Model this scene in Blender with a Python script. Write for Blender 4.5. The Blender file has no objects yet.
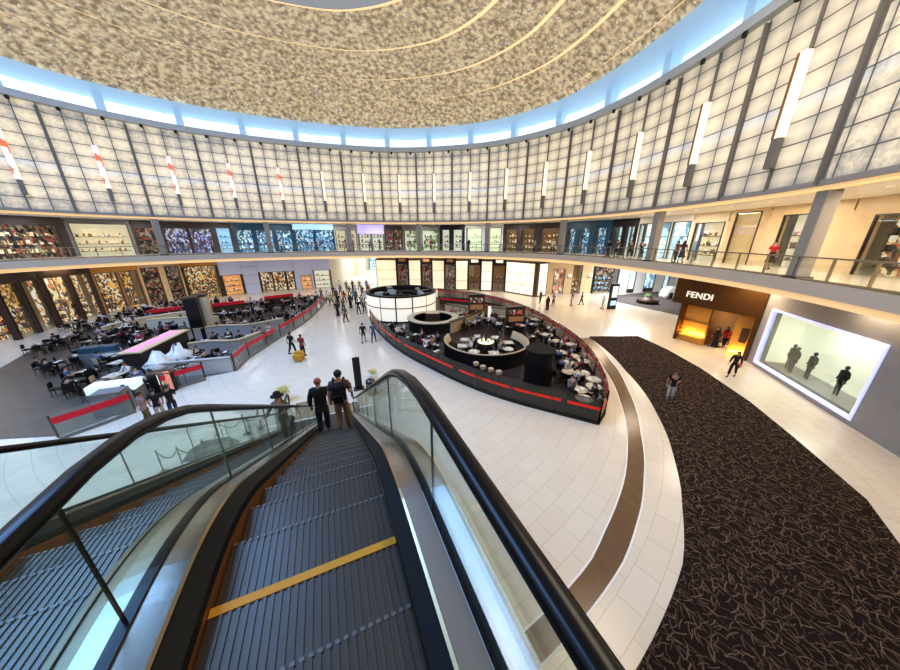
import bpy, bmesh, math, random, bisect
from mathutils import Vector, Matrix
random.seed(7)
PI = math.pi
scene = bpy.context.scene
col = scene.collection
EYE = 8.5
PITCH = math.radians(18.784)
FPX = 284.0

# ------------------------------------------------------------------ geometry helpers
def ray(px, py):
    x = (px-450)/FPX; y = -(py-335)/FPX
    c, s = math.cos(PITCH), math.sin(PITCH)
    return (x, c+y*s, y*c-s)
def G(px, py, z=0.0):
    r = ray(px, py); t = (z-EYE)/r[2]
    return Vector((r[0]*t, r[1]*t, z))

class MB:
    def __init__(self): self.bm = bmesh.new()
    def box(self, x0, x1, y0, y1, z0, z1, M=None):
        vs = [self.bm.verts.new((x, y, z)) for x in (x0, x1) for y in (y0, y1) for z in (z0, z1)]
        for f in ((0,1,3,2),(4,6,7,5),(0,4,5,1),(2,3,7,6),(0,2,6,4),(1,5,7,3)):
            self.bm.faces.new([vs[i] for i in f])
        if M is not None:
            for v in vs: v.co = M @ v.co
        return self
    def prism(self, poly, z0, z1, M=None):
        a = [self.bm.verts.new((p[0], p[1], z0)) for p in poly]
        b = [self.bm.verts.new((p[0], p[1], z1)) for p in poly]
        n = len(poly)
        self.bm.faces.new(a[::-1]); self.bm.faces.new(b)
        for i in range(n): self.bm.faces.new((a[i], a[(i+1)%n], b[(i+1)%n], b[i]))
        if M is not None:
            for v in a+b: v.co = M @ v.co
        return self
    def lathe(self, prof, cx=0, cy=0, n=20, sx=1, sy=1, a0=0, a1=None, cap=True):
        full = a1 is None
        if full: a1 = a0+2*PI
        m = n if full else n+1
        rings = []
        for (r, z) in prof:
            rings.append([self.bm.verts.new((cx+sx*r*math.cos(a0+(a1-a0)*k/n), cy+sy*r*math.sin(a0+(a1-a0)*k/n), z)) for k in range(m)])
        for i in range(len(prof)-1):
            for k in range(n):
                k2 = (k+1) % m
                self.bm.faces.new((rings[i][k], rings[i][k2], rings[i+1][k2], rings[i+1][k]))
        if cap and full:
            self.bm.faces.new(rings[0][::-1]); self.bm.faces.new(rings[-1])
        return self
    def tube(self, pts, r, n=8, closed=False):
        pts = [Vector(p) for p in pts]; N = len(pts); rings = []
        rr = r if isinstance(r, (list, tuple)) else [r]*N
        for i, p in enumerate(pts):
            a = pts[i-1] if (i > 0 or closed) else pts[i]; b = pts[(i+1) % N] if (i < N-1 or closed) else pts[i]
            d = (b-a).normalized()
            up = Vector((0,0,1)) if abs(d.z) < .95 else Vector((1,0,0))
            s = d.cross(up).normalized(); t = s.cross(d)
            rings.append([self.bm.verts.new(p+rr[i]*(math.cos(2*PI*k/n)*s+math.sin(2*PI*k/n)*t)) for k in range(n)])
        for i in range(N if closed else N-1):
            A, B = rings[i], rings[(i+1) % N]
            for k in range(n): self.bm.faces.new((A[k], A[(k+1)%n], B[(k+1)%n], B[k]))
        if not closed:
            self.bm.faces.new(rings[0][::-1]); self.bm.faces.new(rings[-1])
        return self
    def section(self, stations, closed=False):
        """loft: list of equal-length closed loops"""
        rings = [[self.bm.verts.new(p) for p in st] for st in stations]
        n = len(rings[0])
        N = len(rings)
        for i in range(N if closed else N-1):
            A, B = rings[i], rings[(i+1) % N]
            for k in range(n): self.bm.faces.new((A[k], A[(k+1)%n], B[(k+1)%n], B[k]))
        if not closed:
            self.bm.faces.new(rings[0][::-1]); self.bm.faces.new(rings[-1])
        return self
    def ball(self, c, r, sx=1, sy=1, sz=1, u=10, v=7):
        g = bmesh.ops.create_uvsphere(self.bm, u_segments=u, v_segments=v, radius=r)
        for q in g['verts']: q.co = Vector((q.co.x*sx+c[0], q.co.y*sy+c[1], q.co.z*sz+c[2]))
        return self
    def quad(self, a, b, c, d):
        self.bm.faces.new([self.bm.verts.new(p) for p in (a, b, c, d)]); return self
    def build(self, name, m, parent=None, smooth=False, kind=None, label=None, bevel=0):
        bmesh.ops.recalc_face_normals(self.bm, faces=self.bm.faces)
        me = bpy.data.meshes.new(name); self.bm.to_mesh(me); self.bm.free()
        if smooth:
            for p in me.polygons: p.use_smooth = True
        return link(name, me, m, parent, kind, label, bevel)
def link(name, me, m, parent=None, kind=None, label=None, bevel=0):
    o = bpy.data.objects.new(name, me); col.objects.link(o)
    if m is not None:
        me.materials.clear(); me.materials.append(m)
    if parent is not None: o.parent = parent
    if kind: o['kind'] = kind
    if label: o['label'] = label
    if bevel:
        b = o.modifiers.new('bevel', 'BEVEL'); b.width = bevel; b.segments = 2; b.limit_method = 'ANGLE'
    return o
def T(name, label, cat, loc=(0,0,0), rz=0, group=None, kind=None):
    o = bpy.data.objects.new(name, None); col.objects.link(o); o.empty_display_size = .2
    o.location = loc; o.rotation_euler = (0, 0, rz)
    o['label'] = label; o['category'] = cat
    if group: o['group'] = group
    if kind: o['kind'] = kind
    return o
def tag(o, label, cat, group=None, kind=None):
    o['label'] = label; o['category'] = cat
    if group: o['group'] = group
    if kind: o['kind'] = kind
    return o
def kids(o): return [c for c in ALLKIDS.get(o.name, [])]
ALLKIDS = {}
def dup(root, loc, rz=0, label=None, group=None, colors=None, scale=None):
    r = root.copy(); col.objects.link(r); r.location = loc; r.rotation_euler = (0, 0, rz)
    if scale: r.scale = (scale,)*3
    if label: r['label'] = label
    if group: r['group'] = group
    elif group == '' and 'group' in r: del r['group']
    if colors and '' in colors: r.color = colors['']
    for ch in root.children:
        c = ch.copy(); col.objects.link(c); c.parent = r
        if colors:
            k = ch.name.split('.')[0]
            if k in colors: c.color = colors[k]
        for g in ch.children:
            d = g.copy(); col.objects.link(d); d.parent = c
    return r
def purge(root):
    for ch in list(root.children):
        for g in list(ch.children): bpy.data.objects.remove(g)
        bpy.data.objects.remove(ch)
    bpy.data.objects.remove(root)

# ------------------------------------------------------------------ materials
MATS = {}
def mat(name, c, rough=.5, metal=0, em=None, es=0, spec=None, objcol=False, noise=0, nscale=8):
    m = bpy.data.materials.new(name); m.use_nodes = True
    nt = m.node_tree; b = nt.nodes['Principled BSDF']
    b.inputs['Base Color'].default_value = (*c, 1); b.inputs['Roughness'].default_value = rough
    b.inputs['Metallic'].default_value = metal
    if spec is not None: b.inputs['Specular IOR Level'].default_value = spec
    if em: b.inputs['Emission Color'].default_value = (*em, 1); b.inputs['Emission Strength'].default_value = es
    if objcol:
        oi = nt.nodes.new('ShaderNodeObjectInfo'); nt.links.new(oi.outputs['Color'], b.inputs['Base Color'])
    elif noise:
        tc = nt.nodes.new('ShaderNodeTexCoord'); n = nt.nodes.new('ShaderNodeTexNoise'); n.inputs['Scale'].default_value = nscale
        n.inputs['Detail'].default_value = 4
        r = nt.nodes.new('ShaderNodeMapRange'); r.inputs[3].default_value = 1-noise; r.inputs[4].default_value = 1+noise
        mx = nt.nodes.new('ShaderNodeVectorMath'); mx.operation = 'SCALE'; mx.inputs[0].default_value = c
        nt.links.new(tc.outputs['Object'], n.inputs['Vector']); nt.links.new(n.outputs['Fac'], r.inputs[0])
        nt.links.new(r.outputs[0], mx.inputs['Scale']); nt.links.new(mx.outputs[0], b.inputs['Base Color'])
    MATS[name] = m; return m
def N(nt, t, **kw):
    n = nt.nodes.new(t)
    for k, v in kw.items(): setattr(n, k, v)
    return n
def M1(nt, op, a, b=None, c=None, clamp=False):
    n = nt.nodes.new('ShaderNodeMath'); n.operation = op; n.use_clamp = clamp
    for i, x in enumerate((a, b, c)):
        if x is None: continue
        if isinstance(x, (int, float)): n.inputs[i].default_value = x
        else: nt.links.new(x, n.inputs[i])
    return n.outputs[0]
def mixc(nt, f, a, b):
    n = nt.nodes.new('ShaderNodeMix'); n.data_type = 'RGBA'
    for i, x in ((0, f), (6, a), (7, b)):
        if isinstance(x, tuple): n.inputs[i].default_value = (*x, 1) if len(x) == 3 else x
        elif isinstance(x, (int, float)): n.inputs[i].default_value = x
        else: nt.links.new(x, n.inputs[i])
    return n.outputs[2]

mat('steel', (.44,.40,.36), .24, 1); mat('dark_steel', (.12,.11,.11), .3, .9)
mat('deck_sheen', (.42,.42,.33), .3, .9); mat('bronze_steel', (.5,.36,.2), .25, 1)
mat('black', (.012,.012,.013), .35); mat('black_matte', (.012,.012,.012), .6, spec=.25)
mat('rubber', (.008,.007,.007), .25, spec=.3)
mat('dark_brown', (.07,.04,.025), .45, noise=.3); mat('cocoa', (.05,.035,.033), .4, noise=.3)
mat('corridor_carpet', (.09,.075,.07), .9, noise=.5, nscale=4); mat('mat_grey', (.07,.075,.075), .8); mat('grey', (.22,.21,.2), .5, noise=.08); mat('light_grey', (.5,.49,.48), .5); mat('fin_grey', (.23,.215,.195), .45); mat('sky_trim', (.42,.52,.62), .4, em=(.35,.62,.9), es=.45); mat('ledge', (.55,.60,.64), .5); mat('column_stone', (.36,.33,.29), .5)
mat('terrace', (.13,.105,.085), .35, noise=.35, nscale=1.2); mat('grey_stone', (.36,.34,.33), .4, noise=.1, nscale=2)
mat('cream', (.72,.62,.48), .45, noise=.08, nscale=1.5); mat('cream_stone', (.72,.55,.34), .35, noise=.14, nscale=1.2)
mat('white', (.85,.84,.82), .4); mat('soffit', (.8,.76,.7), .6)
mat('lilac_panel', (.42,.43,.55), .35, em=(.55,.60,.85), es=.22)
mat('red', (.7,.02,.012), .35, em=(1,.04,.02), es=.2)
mat('crimson', (.5,.01,.03), .45, em=(.8,.02,.05), es=.12)
mat('gold_glow', (.62,.30,.06), .35, .1, em=(.9,.34,.02), es=.03)
mat('cove', (.8,.6,.35), .5, em=(1,.68,.34), es=.62)
mat('fendi_brown', (.15,.07,.022), .35, .5, noise=.15, nscale=1)
mat('lit_white', (.6,.58,.52), .4, em=(1,.93,.78), es=.70)
mat('lit_cream', (.6,.5,.36), .4, em=(1,.84,.58), es=.62)
mat('lit_pillar', (.6,.55,.42), .4, em=(1,.88,.62), es=.58, noise=.2); mat('fascia_stone', (.66,.58,.48), .45); mat('tan_wood', (.55,.36,.18), .4, em=(.9,.6,.3), es=.42); mat('lit_blade', (.6,.55,.45), .4, em=(1,.90,.72), es=.95); mat('lit_warm', (.9,.7,.45), .5, em=(1,.70,.36), es=.8)
mat('lit_orange', (.8,.4,.2), .5, em=(1,.45,.16), es=.7)
mat('lit_blue', (.4,.6,.8), .5, em=(.42,.72,1), es=.8)
mat('dim_blue', (.02,.055,.09), .35, em=(.06,.2,.34), es=.12)
mat('lit_cool', (.6,.68,.72), .4, em=(.74,.90,1), es=.75)
mat('lit_purple', (.5,.45,.8), .5, em=(.45,.4,1), es=.8)
mat('lit_yellowgreen', (.8,.85,.6), .5, em=(.95,1,.68), es=.8)
mat('lit_display', (.6,.6,.5), .5, em=(.95,.95,.68), es=.5); mat('lit_pink', (.9,.2,.6), .5, em=(1,.22,.75), es=1.2)
mat('dim_warm', (.25,.13,.06), .5, em=(.6,.3,.12), es=.22)
mat('dim_dark', (.04,.03,.03), .5, em=(.3,.2,.15), es=.06)
mat('edge_blue', (.6,.62,.85), .4, em=(.62,.66,1), es=.75)
mat('tread', (.11,.10,.09), .33, .55); mat('edge_metal', (.17,.17,.17), .4, .4)
mat('yellow', (.62,.31,.02), .5); mat('wood', (.3,.16,.07), .4, noise=.3); mat('beige_seat', (.55,.43,.28), .6)
mat('table_top', (.58,.50,.38), .35); mat('skirt_metal', (.35,.14,.045), .4, .6); mat('rust', (.42,.14,.03), .5)
mat('leaf', (.09,.16,.04), .6, noise=.5); mat('leaf_yellow', (.5,.42,.12), .6, noise=.4)
mat('cloth_a', (.5,.5,.5), .85, objcol=True); mat('skin', (.6,.38,.27), .55, objcol=True); mat('hairm', (.05,.03,.02), .6, objcol=True)
mat('shoe', (.02,.018,.016), .5); mat('paper', (.85,.83,.78), .6); mat('merch', (.5,.4,.3), .6, objcol=True)
mat('brass', (.6,.42,.16), .3, 1); mat('rope', (.16,.17,.12), .7); mat('eye', (.02,.015,.01), .3)

def glass_mat(name, tint, fac=.10, rough=.03, haze=0):
    m = bpy.data.materials.new(name); m.use_nodes = True; nt = m.node_tree; nt.nodes.clear()
    o = N(nt, 'ShaderNodeOutputMaterial'); t = N(nt, 'ShaderNodeBsdfTransparent'); g = N(nt, 'ShaderNodeBsdfGlossy'); mx = N(nt, 'ShaderNodeMixShader')
    t.inputs[0].default_value = (*tint, 1); g.inputs['Roughness'].default_value = rough; g.inputs[0].default_value = (.9,1,.97,1)
    fr = N(nt, 'ShaderNodeLayerWeight'); fr.inputs[0].default_value = .5
    f = M1(nt, 'ADD', M1(nt, 'MULTIPLY', M1(nt, 'POWER', fr.outputs['Facing'], 4.0), .55), fac, clamp=True)
    nt.links.new(f, mx.inputs[0]); nt.links.new(t.outputs[0], mx.inputs[1]); nt.links.new(g.outputs[0], mx.inputs[2])
    last = mx.outputs[0]
    if haze:
        d = N(nt, 'ShaderNodeBsdfDiffuse'); d.inputs[0].default_value = (.5,.62,.55,1)
        m2 = N(nt, 'ShaderNodeMixShader'); m2.inputs[0].default_value = haze
        nt.links.new(last, m2.inputs[1]); nt.links.new(d.outputs[0], m2.inputs[2]); last = m2.outputs[0]
    nt.links.new(last, o.inputs[0]); MATS[name] = m; return m
glass_mat('glass', (.935,.975,.95), .045, haze=.03); glass_mat('clear_glass', (.93,.96,.95), .05)
glass_mat('smoke_glass', (.50,.49,.50), .06)

def floor_mat():
    m = bpy.data.materials.new('polished_marble_tiles'); m.use_nodes = True; nt = m.node_tree; b = nt.nodes['Principled BSDF']
    tc = N(nt, 'ShaderNodeTexCoord'); sx = N(nt, 'ShaderNodeSeparateXYZ'); nt.links.new(tc.outputs['Object'], sx.inputs[0])
    x = M1(nt, 'ADD', sx.outputs[0], 8.5); y = M1(nt, 'SUBTRACT', sx.outputs[1], 21.5)
    r = M1(nt, 'SQRT', M1(nt, 'ADD', M1(nt, 'MULTIPLY', x, x), M1(nt, 'MULTIPLY', y, y)))
    a = M1(nt, 'MULTIPLY', M1(nt, 'ARCTAN2', y, x), 18.0)
    cb = N(nt, 'ShaderNodeCombineXYZ'); nt.links.new(a, cb.inputs[0]); nt.links.new(r, cb.inputs[1])
    br = N(nt, 'ShaderNodeTexBrick'); nt.links.new(cb.outputs[0], br.inputs['Vector'])
    br.inputs['Scale'].default_value = 1; br.inputs['Brick Width'].default_value = .95; br.inputs['Row Height'].default_value = .62
    br.inputs['Mortar Size'].default_value = .012; br.inputs['Mortar Smooth'].default_value = .3; br.inputs['Bias'].default_value = -.2
    br.inputs['Color1'].default_value = (.78,.70,.58,1); br.inputs['Color2'].default_value = (.74,.655,.535,1); br.inputs['Mortar'].default_value = (.60,.52,.42,1)
    no = N(nt, 'ShaderNodeTexNoise'); no.inputs['Scale'].default_value = .9; no.inputs['Detail'].default_value = 6; nt.links.new(tc.outputs['Object'], no.inputs['Vector'])
    c = mixc(nt, M1(nt, 'MULTIPLY', no.outputs['Fac'], .35), br.outputs['Color'], (.68,.58,.46))
    nt.links.new(c, b.inputs['Base Color']); b.inputs['Roughness'].default_value = .19; b.inputs['Specular IOR Level'].default_value = .5
    MATS['floor'] = m
floor_mat()
def stripe_mat():
    m = bpy.data.materials.new('brown_marble_band'); m.use_nodes = True; nt = m.node_tree; b = nt.nodes['Principled BSDF']
    tc = N(nt, 'ShaderNodeTexCoord'); no = N(nt, 'ShaderNodeTexNoise'); no.inputs['Scale'].default_value = 3; no.inputs['Detail'].default_value = 8
    nt.links.new(tc.outputs['Object'], no.inputs['Vector'])
    c = mixc(nt, no.outputs['Fac'], (.13,.068,.032), (.21,.12,.06)); nt.links.new(c, b.inputs['Base Color']); b.inputs['Roughness'].default_value = .2
    MATS['stripe'] = m
stripe_mat()
def carpet_mat():
    m = bpy.data.materials.new('patterned_carpet'); m.use_nodes = True; nt = m.node_tree; b = nt.nodes['Principled BSDF']
    tc = N(nt, 'ShaderNodeTexCoord'); tot = None
    for i, (sc, off, bend, ln) in enumerate(((3.3, 0, .5, .5), (3.9, 7.3, -.4, .5), (2.9, 3.1, .3, .5), (4.3, 11.7, .3, .5))):
        mp = N(nt, 'ShaderNodeMapping'); mp.inputs['Location'].default_value = (off, off*.7, 0); nt.links.new(tc.outputs['Object'], mp.inputs[0])
        v = N(nt, 'ShaderNodeTexVoronoi'); v.voronoi_dimensions = '2D'; v.inputs['Scale'].default_value = sc; nt.links.new(mp.outputs[0], v.inputs['Vector'])
        sub = N(nt, 'ShaderNodeVectorMath', operation='SUBTRACT'); nt.links.new(mp.outputs[0], sub.inputs[0]); nt.links.new(v.outputs['Position'], sub.inputs[1])
        scl = N(nt, 'ShaderNodeVectorMath', operation='SCALE'); scl.inputs['Scale'].default_value = sc; nt.links.new(sub.outputs[0], scl.inputs[0])
        sr = N(nt, 'ShaderNodeSeparateColor'); nt.links.new(v.outputs['Color'], sr.inputs[0])
        ang = M1(nt, 'MULTIPLY', sr.outputs[0], 6.283)
        rot = N(nt, 'ShaderNodeVectorRotate', rotation_type='Z_AXIS'); nt.links.new(scl.outputs[0], rot.inputs['Vector']); nt.links.new(ang, rot.inputs['Angle'])
        s = N(nt, 'ShaderNodeSeparateXYZ'); nt.links.new(rot.outputs[0], s.inputs[0])
        bx = M1(nt, 'MULTIPLY', M1(nt, 'MULTIPLY', s.outputs[0], s.outputs[0]), bend)
        d = M1(nt, 'ABSOLUTE', M1(nt, 'SUBTRACT', s.outputs[1], bx))
        line = M1(nt, 'LESS_THAN', d, .042); lim = M1(nt, 'LESS_THAN', M1(nt, 'ABSOLUTE', s.outputs[0]), ln)
        q = M1(nt, 'MULTIPLY', M1(nt, 'MULTIPLY', line, lim), M1(nt, 'ADD', M1(nt, 'MULTIPLY', sr.outputs[1], .7), .3))
        tot = q if tot is None else M1(nt, 'MAXIMUM', tot, q)
    c = mixc(nt, tot, (.024,.016,.014), (.19,.13,.088)); nt.links.new(c, b.inputs['Base Color']); b.inputs['Roughness'].default_value = .9
    b.inputs['Specular IOR Level'].default_value = .1
    MATS['carpet'] = m
carpet_mat()
def panel_mat():
    m = bpy.data.materials.new('backlit_screen_panels'); m.use_nodes = True; nt = m.node_tree; b = nt.nodes['Principled BSDF']
    uv = N(nt, 'ShaderNodeUVMap'); uv.uv_map = 'UVMap'; s = N(nt, 'ShaderNodeSeparateXYZ'); nt.links.new(uv.outputs[0], s.inputs[0])
    u, v = s.outputs[0], s.outputs[1]
    pu = M1(nt, 'PINGPONG', u, .68); pv = M1(nt, 'PINGPONG', v, .515)       # distance to joint
    ju = M1(nt, 'LESS_THAN', pu, .035); jv = M1(nt, 'LESS_THAN', pv, .028); j = M1(nt, 'MAXIMUM', ju, jv)
    fl = N(nt, 'ShaderNodeVectorMath', operation='SNAP'); nt.links.new(uv.outputs[0], fl.inputs[0]); fl.inputs[1].default_value = (1.36, 1.03, 1)
    wn = N(nt, 'ShaderNodeTexWhiteNoise'); nt.links.new(fl.outputs[0], wn.inputs['Vector'])
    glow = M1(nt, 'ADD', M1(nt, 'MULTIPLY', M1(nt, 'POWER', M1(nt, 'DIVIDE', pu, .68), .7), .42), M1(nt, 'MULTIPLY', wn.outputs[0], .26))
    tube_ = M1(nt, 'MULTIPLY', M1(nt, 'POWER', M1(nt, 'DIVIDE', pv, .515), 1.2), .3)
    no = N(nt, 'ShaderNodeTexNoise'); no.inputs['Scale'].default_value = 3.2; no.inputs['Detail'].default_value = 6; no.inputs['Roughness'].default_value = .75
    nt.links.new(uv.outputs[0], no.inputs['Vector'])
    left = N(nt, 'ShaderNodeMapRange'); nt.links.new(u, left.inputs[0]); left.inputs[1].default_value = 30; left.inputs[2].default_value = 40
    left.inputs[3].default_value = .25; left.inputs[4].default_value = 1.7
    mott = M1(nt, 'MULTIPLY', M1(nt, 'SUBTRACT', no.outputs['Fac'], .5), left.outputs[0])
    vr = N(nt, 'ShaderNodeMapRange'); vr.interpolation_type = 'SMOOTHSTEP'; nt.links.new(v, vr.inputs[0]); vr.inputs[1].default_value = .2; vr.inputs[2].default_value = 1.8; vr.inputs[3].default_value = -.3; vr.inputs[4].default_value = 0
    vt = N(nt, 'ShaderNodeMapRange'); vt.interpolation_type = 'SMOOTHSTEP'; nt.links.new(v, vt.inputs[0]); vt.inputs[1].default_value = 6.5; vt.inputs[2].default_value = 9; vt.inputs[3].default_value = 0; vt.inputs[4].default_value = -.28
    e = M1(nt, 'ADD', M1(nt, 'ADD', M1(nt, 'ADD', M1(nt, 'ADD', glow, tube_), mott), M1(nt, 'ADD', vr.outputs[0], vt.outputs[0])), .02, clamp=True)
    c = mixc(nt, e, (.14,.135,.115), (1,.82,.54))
    bl = M1(nt, 'MULTIPLY', M1(nt, 'SUBTRACT', 1.0, M1(nt, 'MULTIPLY', M1(nt, 'ABSOLUTE', M1(nt, 'SUBTRACT', v, 3.9)), 2.2), clamp=True), M1(nt, 'MULTIPLY', M1(nt, 'SUBTRACT', no.outputs['Fac'], .3), 1.6, clamp=True))  # bluish reflection streak painted into the panel emission
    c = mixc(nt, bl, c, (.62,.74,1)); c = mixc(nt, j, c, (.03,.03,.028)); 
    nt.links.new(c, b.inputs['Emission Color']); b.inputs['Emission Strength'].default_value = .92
    nt.links.new(mixc(nt, j, (.34,.33,.31), (.12,.115,.11)), b.inputs['Base Color']); b.inputs['Roughness'].default_value = .3
    MATS['panels'] = m
panel_mat()
def dome_mat():
    m = bpy.data.materials.new('glittering_dome_ceiling'); m.use_nodes = True; nt = m.node_tree; b = nt.nodes['Principled BSDF']
    tc = N(nt, 'ShaderNodeTexCoord'); v = N(nt, 'ShaderNodeTexVoronoi'); v.inputs['Scale'].default_value = 2.2; nt.links.new(tc.outputs['Object'], v.inputs['Vector'])
    no = N(nt, 'ShaderNodeTexNoise'); no.inputs['Scale'].default_value = 2.5; no.inputs['Detail'].default_value = 6; nt.links.new(tc.outputs['Object'], no.inputs['Vector'])
    f = M1(nt, 'MULTIPLY', M1(nt, 'SUBTRACT', no.outputs['Fac'], .35), 2.6, clamp=True)
    c = mixc(nt, f, (.26,.20,.13), (.9,.76,.52))
    sp = M1(nt, 'LESS_THAN', v.outputs['Distance'], .16)
    c = mixc(nt, M1(nt, 'MULTIPLY', sp, .7), c, (.9,.93,1))
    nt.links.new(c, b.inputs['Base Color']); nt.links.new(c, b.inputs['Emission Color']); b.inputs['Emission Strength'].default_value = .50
    MATS['dome'] = m
dome_mat()
def clere_mat():
    m = bpy.data.materials.new('bright_clerestory_glazing'); m.use_nodes = True; nt = m.node_tree; b = nt.nodes['Principled BSDF']
    uv = N(nt, 'ShaderNodeUVMap'); uv.uv_map = 'UVMap'; no = N(nt, 'ShaderNodeTexNoise'); no.inputs['Scale'].default_value = 2.4; no.inputs['Detail'].default_value = 5
    nt.links.new(uv.outputs[0], no.inputs['Vector']); s = N(nt, 'ShaderNodeSeparateXYZ'); nt.links.new(uv.outputs[0], s.inputs[0])
    f = M1(nt, 'MULTIPLY', M1(nt, 'SUBTRACT', no.outputs['Fac'], .36), 4, clamp=True)
    c = mixc(nt, f, (.42,.66,.92), (.95,.98,1)); nt.links.new(c, b.inputs['Emission Color']); b.inputs['Emission Strength'].default_value = 1.25
    b.inputs['Base Color'].default_value = (.5,.6,.7,1); MATS['clere'] = m
clere_mat()
def display_mat(name, cols, scale, es):
    m = bpy.data.materials.new(name); m.use_nodes = True; nt = m.node_tree; b = nt.nodes['Principled BSDF']
    tc = N(nt, 'ShaderNodeTexCoord'); mp = N(nt, 'ShaderNodeMapping'); mp.inputs['Scale'].default_value = (scale, scale, scale*.7); nt.links.new(tc.outputs['Object'], mp.inputs[0])
    v = N(nt, 'ShaderNodeTexVoronoi'); v.inputs['Scale'].default_value = 1; nt.links.new(mp.outputs[0], v.inputs['Vector']); v.distance = 'CHEBYCHEV'
    sc = N(nt, 'ShaderNodeSeparateColor'); nt.links.new(v.outputs['Color'], sc.inputs[0])
    r = N(nt, 'ShaderNodeValToRGB'); r.color_ramp.interpolation = 'CONSTANT'
    els = r.color_ramp.elements
    for i, c in enumerate(cols):
        e = els[i] if i < 2 else els.new(i/len(cols))
        e.position = i/len(cols); e.color = (*c, 1)
    nt.links.new(sc.outputs[0], r.inputs[0]); nt.links.new(r.outputs[0], b.inputs['Base Color']); nt.links.new(r.outputs[0], b.inputs['Emission Color'])
    b.inputs['Emission Strength'].default_value = es; b.inputs['Roughness'].default_value = .4; MATS[name] = m
display_mat('goods_gold', [(.9,.5,.12),(.12,.06,.03),(.95,.7,.35),(.05,.04,.03),(.6,.3,.1),(.9,.85,.75),(.3,.08,.05)], 6, .55)
display_mat('goods_warm', [(.95,.75,.45),(.25,.12,.06),(.9,.6,.3),(.1,.07,.05),(.95,.9,.8),(.6,.25,.12)], 5, .7)
display_mat('goods_blue', [(.15,.4,.75),(.03,.08,.18),(.5,.75,.95),(.05,.15,.3),(.85,.92,1),(.1,.2,.25)], 5, .6)
display_mat('goods_purple', [(.2,.18,.45),(.04,.04,.08),(.5,.5,.85),(.1,.1,.2),(.8,.8,.95),(.25,.15,.1)], 5, .55)
display_mat('goods_dark', [(.05,.04,.04),(.3,.2,.14),(.02,.02,.02),(.5,.42,.33),(.1,.07,.05),(.55,.12,.08),(.03,.03,.04)], 5, .4)
display_mat('goods_green', [(.8,.85,.55),(.9,.95,.8),(.3,.4,.15),(.95,.95,.7),(.15,.15,.1)], 2.5, .7)
display_mat('goods_cool', [(.85,.95,1),(.55,.8,.95),(.95,.97,1),(.2,.35,.5),(.75,.85,.9)], 1.6, .85)
display_mat('banner_print', [(.75,.05,.04),(.95,.85,.8),(.8,.2,.1),(.9,.5,.45),(.98,.95,.9)], 1.6, .6)
display_mat('poster_print', [(.8,.3,.2),(.2,.12,.1),(.9,.8,.7),(.4,.25,.2)], 2.5, .5)
mt = MATS

# ------------------------------------------------------------------ atrium ring
def catmull(P, n=12):
    out = []; NN = len(P)
    for i in range(NN):
        p0, p1, p2, p3 = P[i-1], P[i], P[(i+1) % NN], P[(i+2) % NN]
        for k in range(n):
            t = k/n
            out.append(tuple(.5*((2*p1[j])+(-p0[j]+p2[j])*t+(2*p0[j]-5*p1[j]+4*p2[j]-p3[j])*t*t+(-p0[j]+3*p1[j]-3*p2[j]+p3[j])*t**3) for j in (0, 1)))
    return out
RP = [(17,14.4),(17.5,20.4),(17.1,25.4),(15.9,30.9),(13.1,36.8),(7,42.4),(-1,45.2),(-9.7,45.6),(-21.4,42.4),(-31,37.0),(-37,29.5),(-39,20),(-36,9),(-28,1.5),(-16,-2.5),(-2,-3.5),(8,-0.8),(14,6)]
RC = catmull(RP); RL = [0]
for i in range(len(RC)):
    a, b = RC[i], RC[(i+1) % len(RC)]; RL.append(RL[-1]+math.hypot(b[0]-a[0], b[1]-a[1]))
TOT = RL[-1]
def ring(s, off=0):
    s %= TOT
    i = min(bisect.bisect_right(RL, s)-1, len(RC)-1)
    def nrm(k):
        a, b = RC[k-1], RC[(k+1) % len(RC)]; d = Vector((b[0]-a[0], b[1]-a[1])).normalized(); return Vector((d.y, -d.x))
    t = (s-RL[i])/(RL[i+1]-RL[i]); a, b = RC[i], RC[(i+1) % len(RC)]
    n = (nrm(i)*(1-t)+nrm((i+1) % len(RC))*t).normalized()
    return Vector((a[0]+(b[0]-a[0])*t, a[1]+(b[1]-a[1])*t))+n*off
BS = [3.0,8.6,14.3,20.1,25.6,31.0,36.2,41.4,46.5,51.5,56.9,62.1,67.4,72.8,78.2,83.6,89.0]
def umap(s):   # panel bays follow the fins: 5.44 units per bay
    if s <= BS[0]: return 5.44+(s-BS[0])*5.44/5.6
    for i in range(len(BS)-1):
        if s <= BS[i+1]: return 5.44*(i+1+(s-BS[i])/(BS[i+1]-BS[i]))
    return 5.44*len(BS)+(s-BS[-1])
def tang(s): return (ring(s+.05)-ring(s-.05)).normalized()
F1 = 6.6; SOF = 5.62; WB = 10.95; WT = 19.82
NS = 170
def ring_band(name, prof, m, s0=0, s1=None, kind=None, uvs=False, smooth=False, parent=None, step=1.0):
    """sweep an open profile [(offset,z)...] along the ring"""
    closed = s1 is None
    S1 = TOT if closed else s1
    n = max(2, int((S1-s0)/step)); bm = bmesh.new(); uvl = bm.loops.layers.uv.new('UVMap')
    rows = []
    ss = [s0+(S1-s0)*k/n for k in range(n+1)]
    for s in ss:
        rows.append([bm.verts.new((*ring(s, o), z)) for (o, z) in prof])
    for k in range(n):
        for j in range(len(prof)-1):
            f = bm.faces.new((rows[k][j], rows[k+1][j], rows[k+1][j+1], rows[k][j+1]))
            for lp, (uu, vv) in zip(f.loops, ((ss[k], prof[j][1]), (ss[k+1], prof[j][1]), (ss[k+1], prof[j+1][1]), (ss[k], prof[j+1][1]))):
                lp[uvl].uv = (umap(uu), vv-WB)
            f.smooth = smooth
    me = bpy.data.meshes.new(name); bm.to_mesh(me); bm.free()
    return link(name, me, m, parent, kind)
def S(o): o['kind'] = 'structure'; return o

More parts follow.
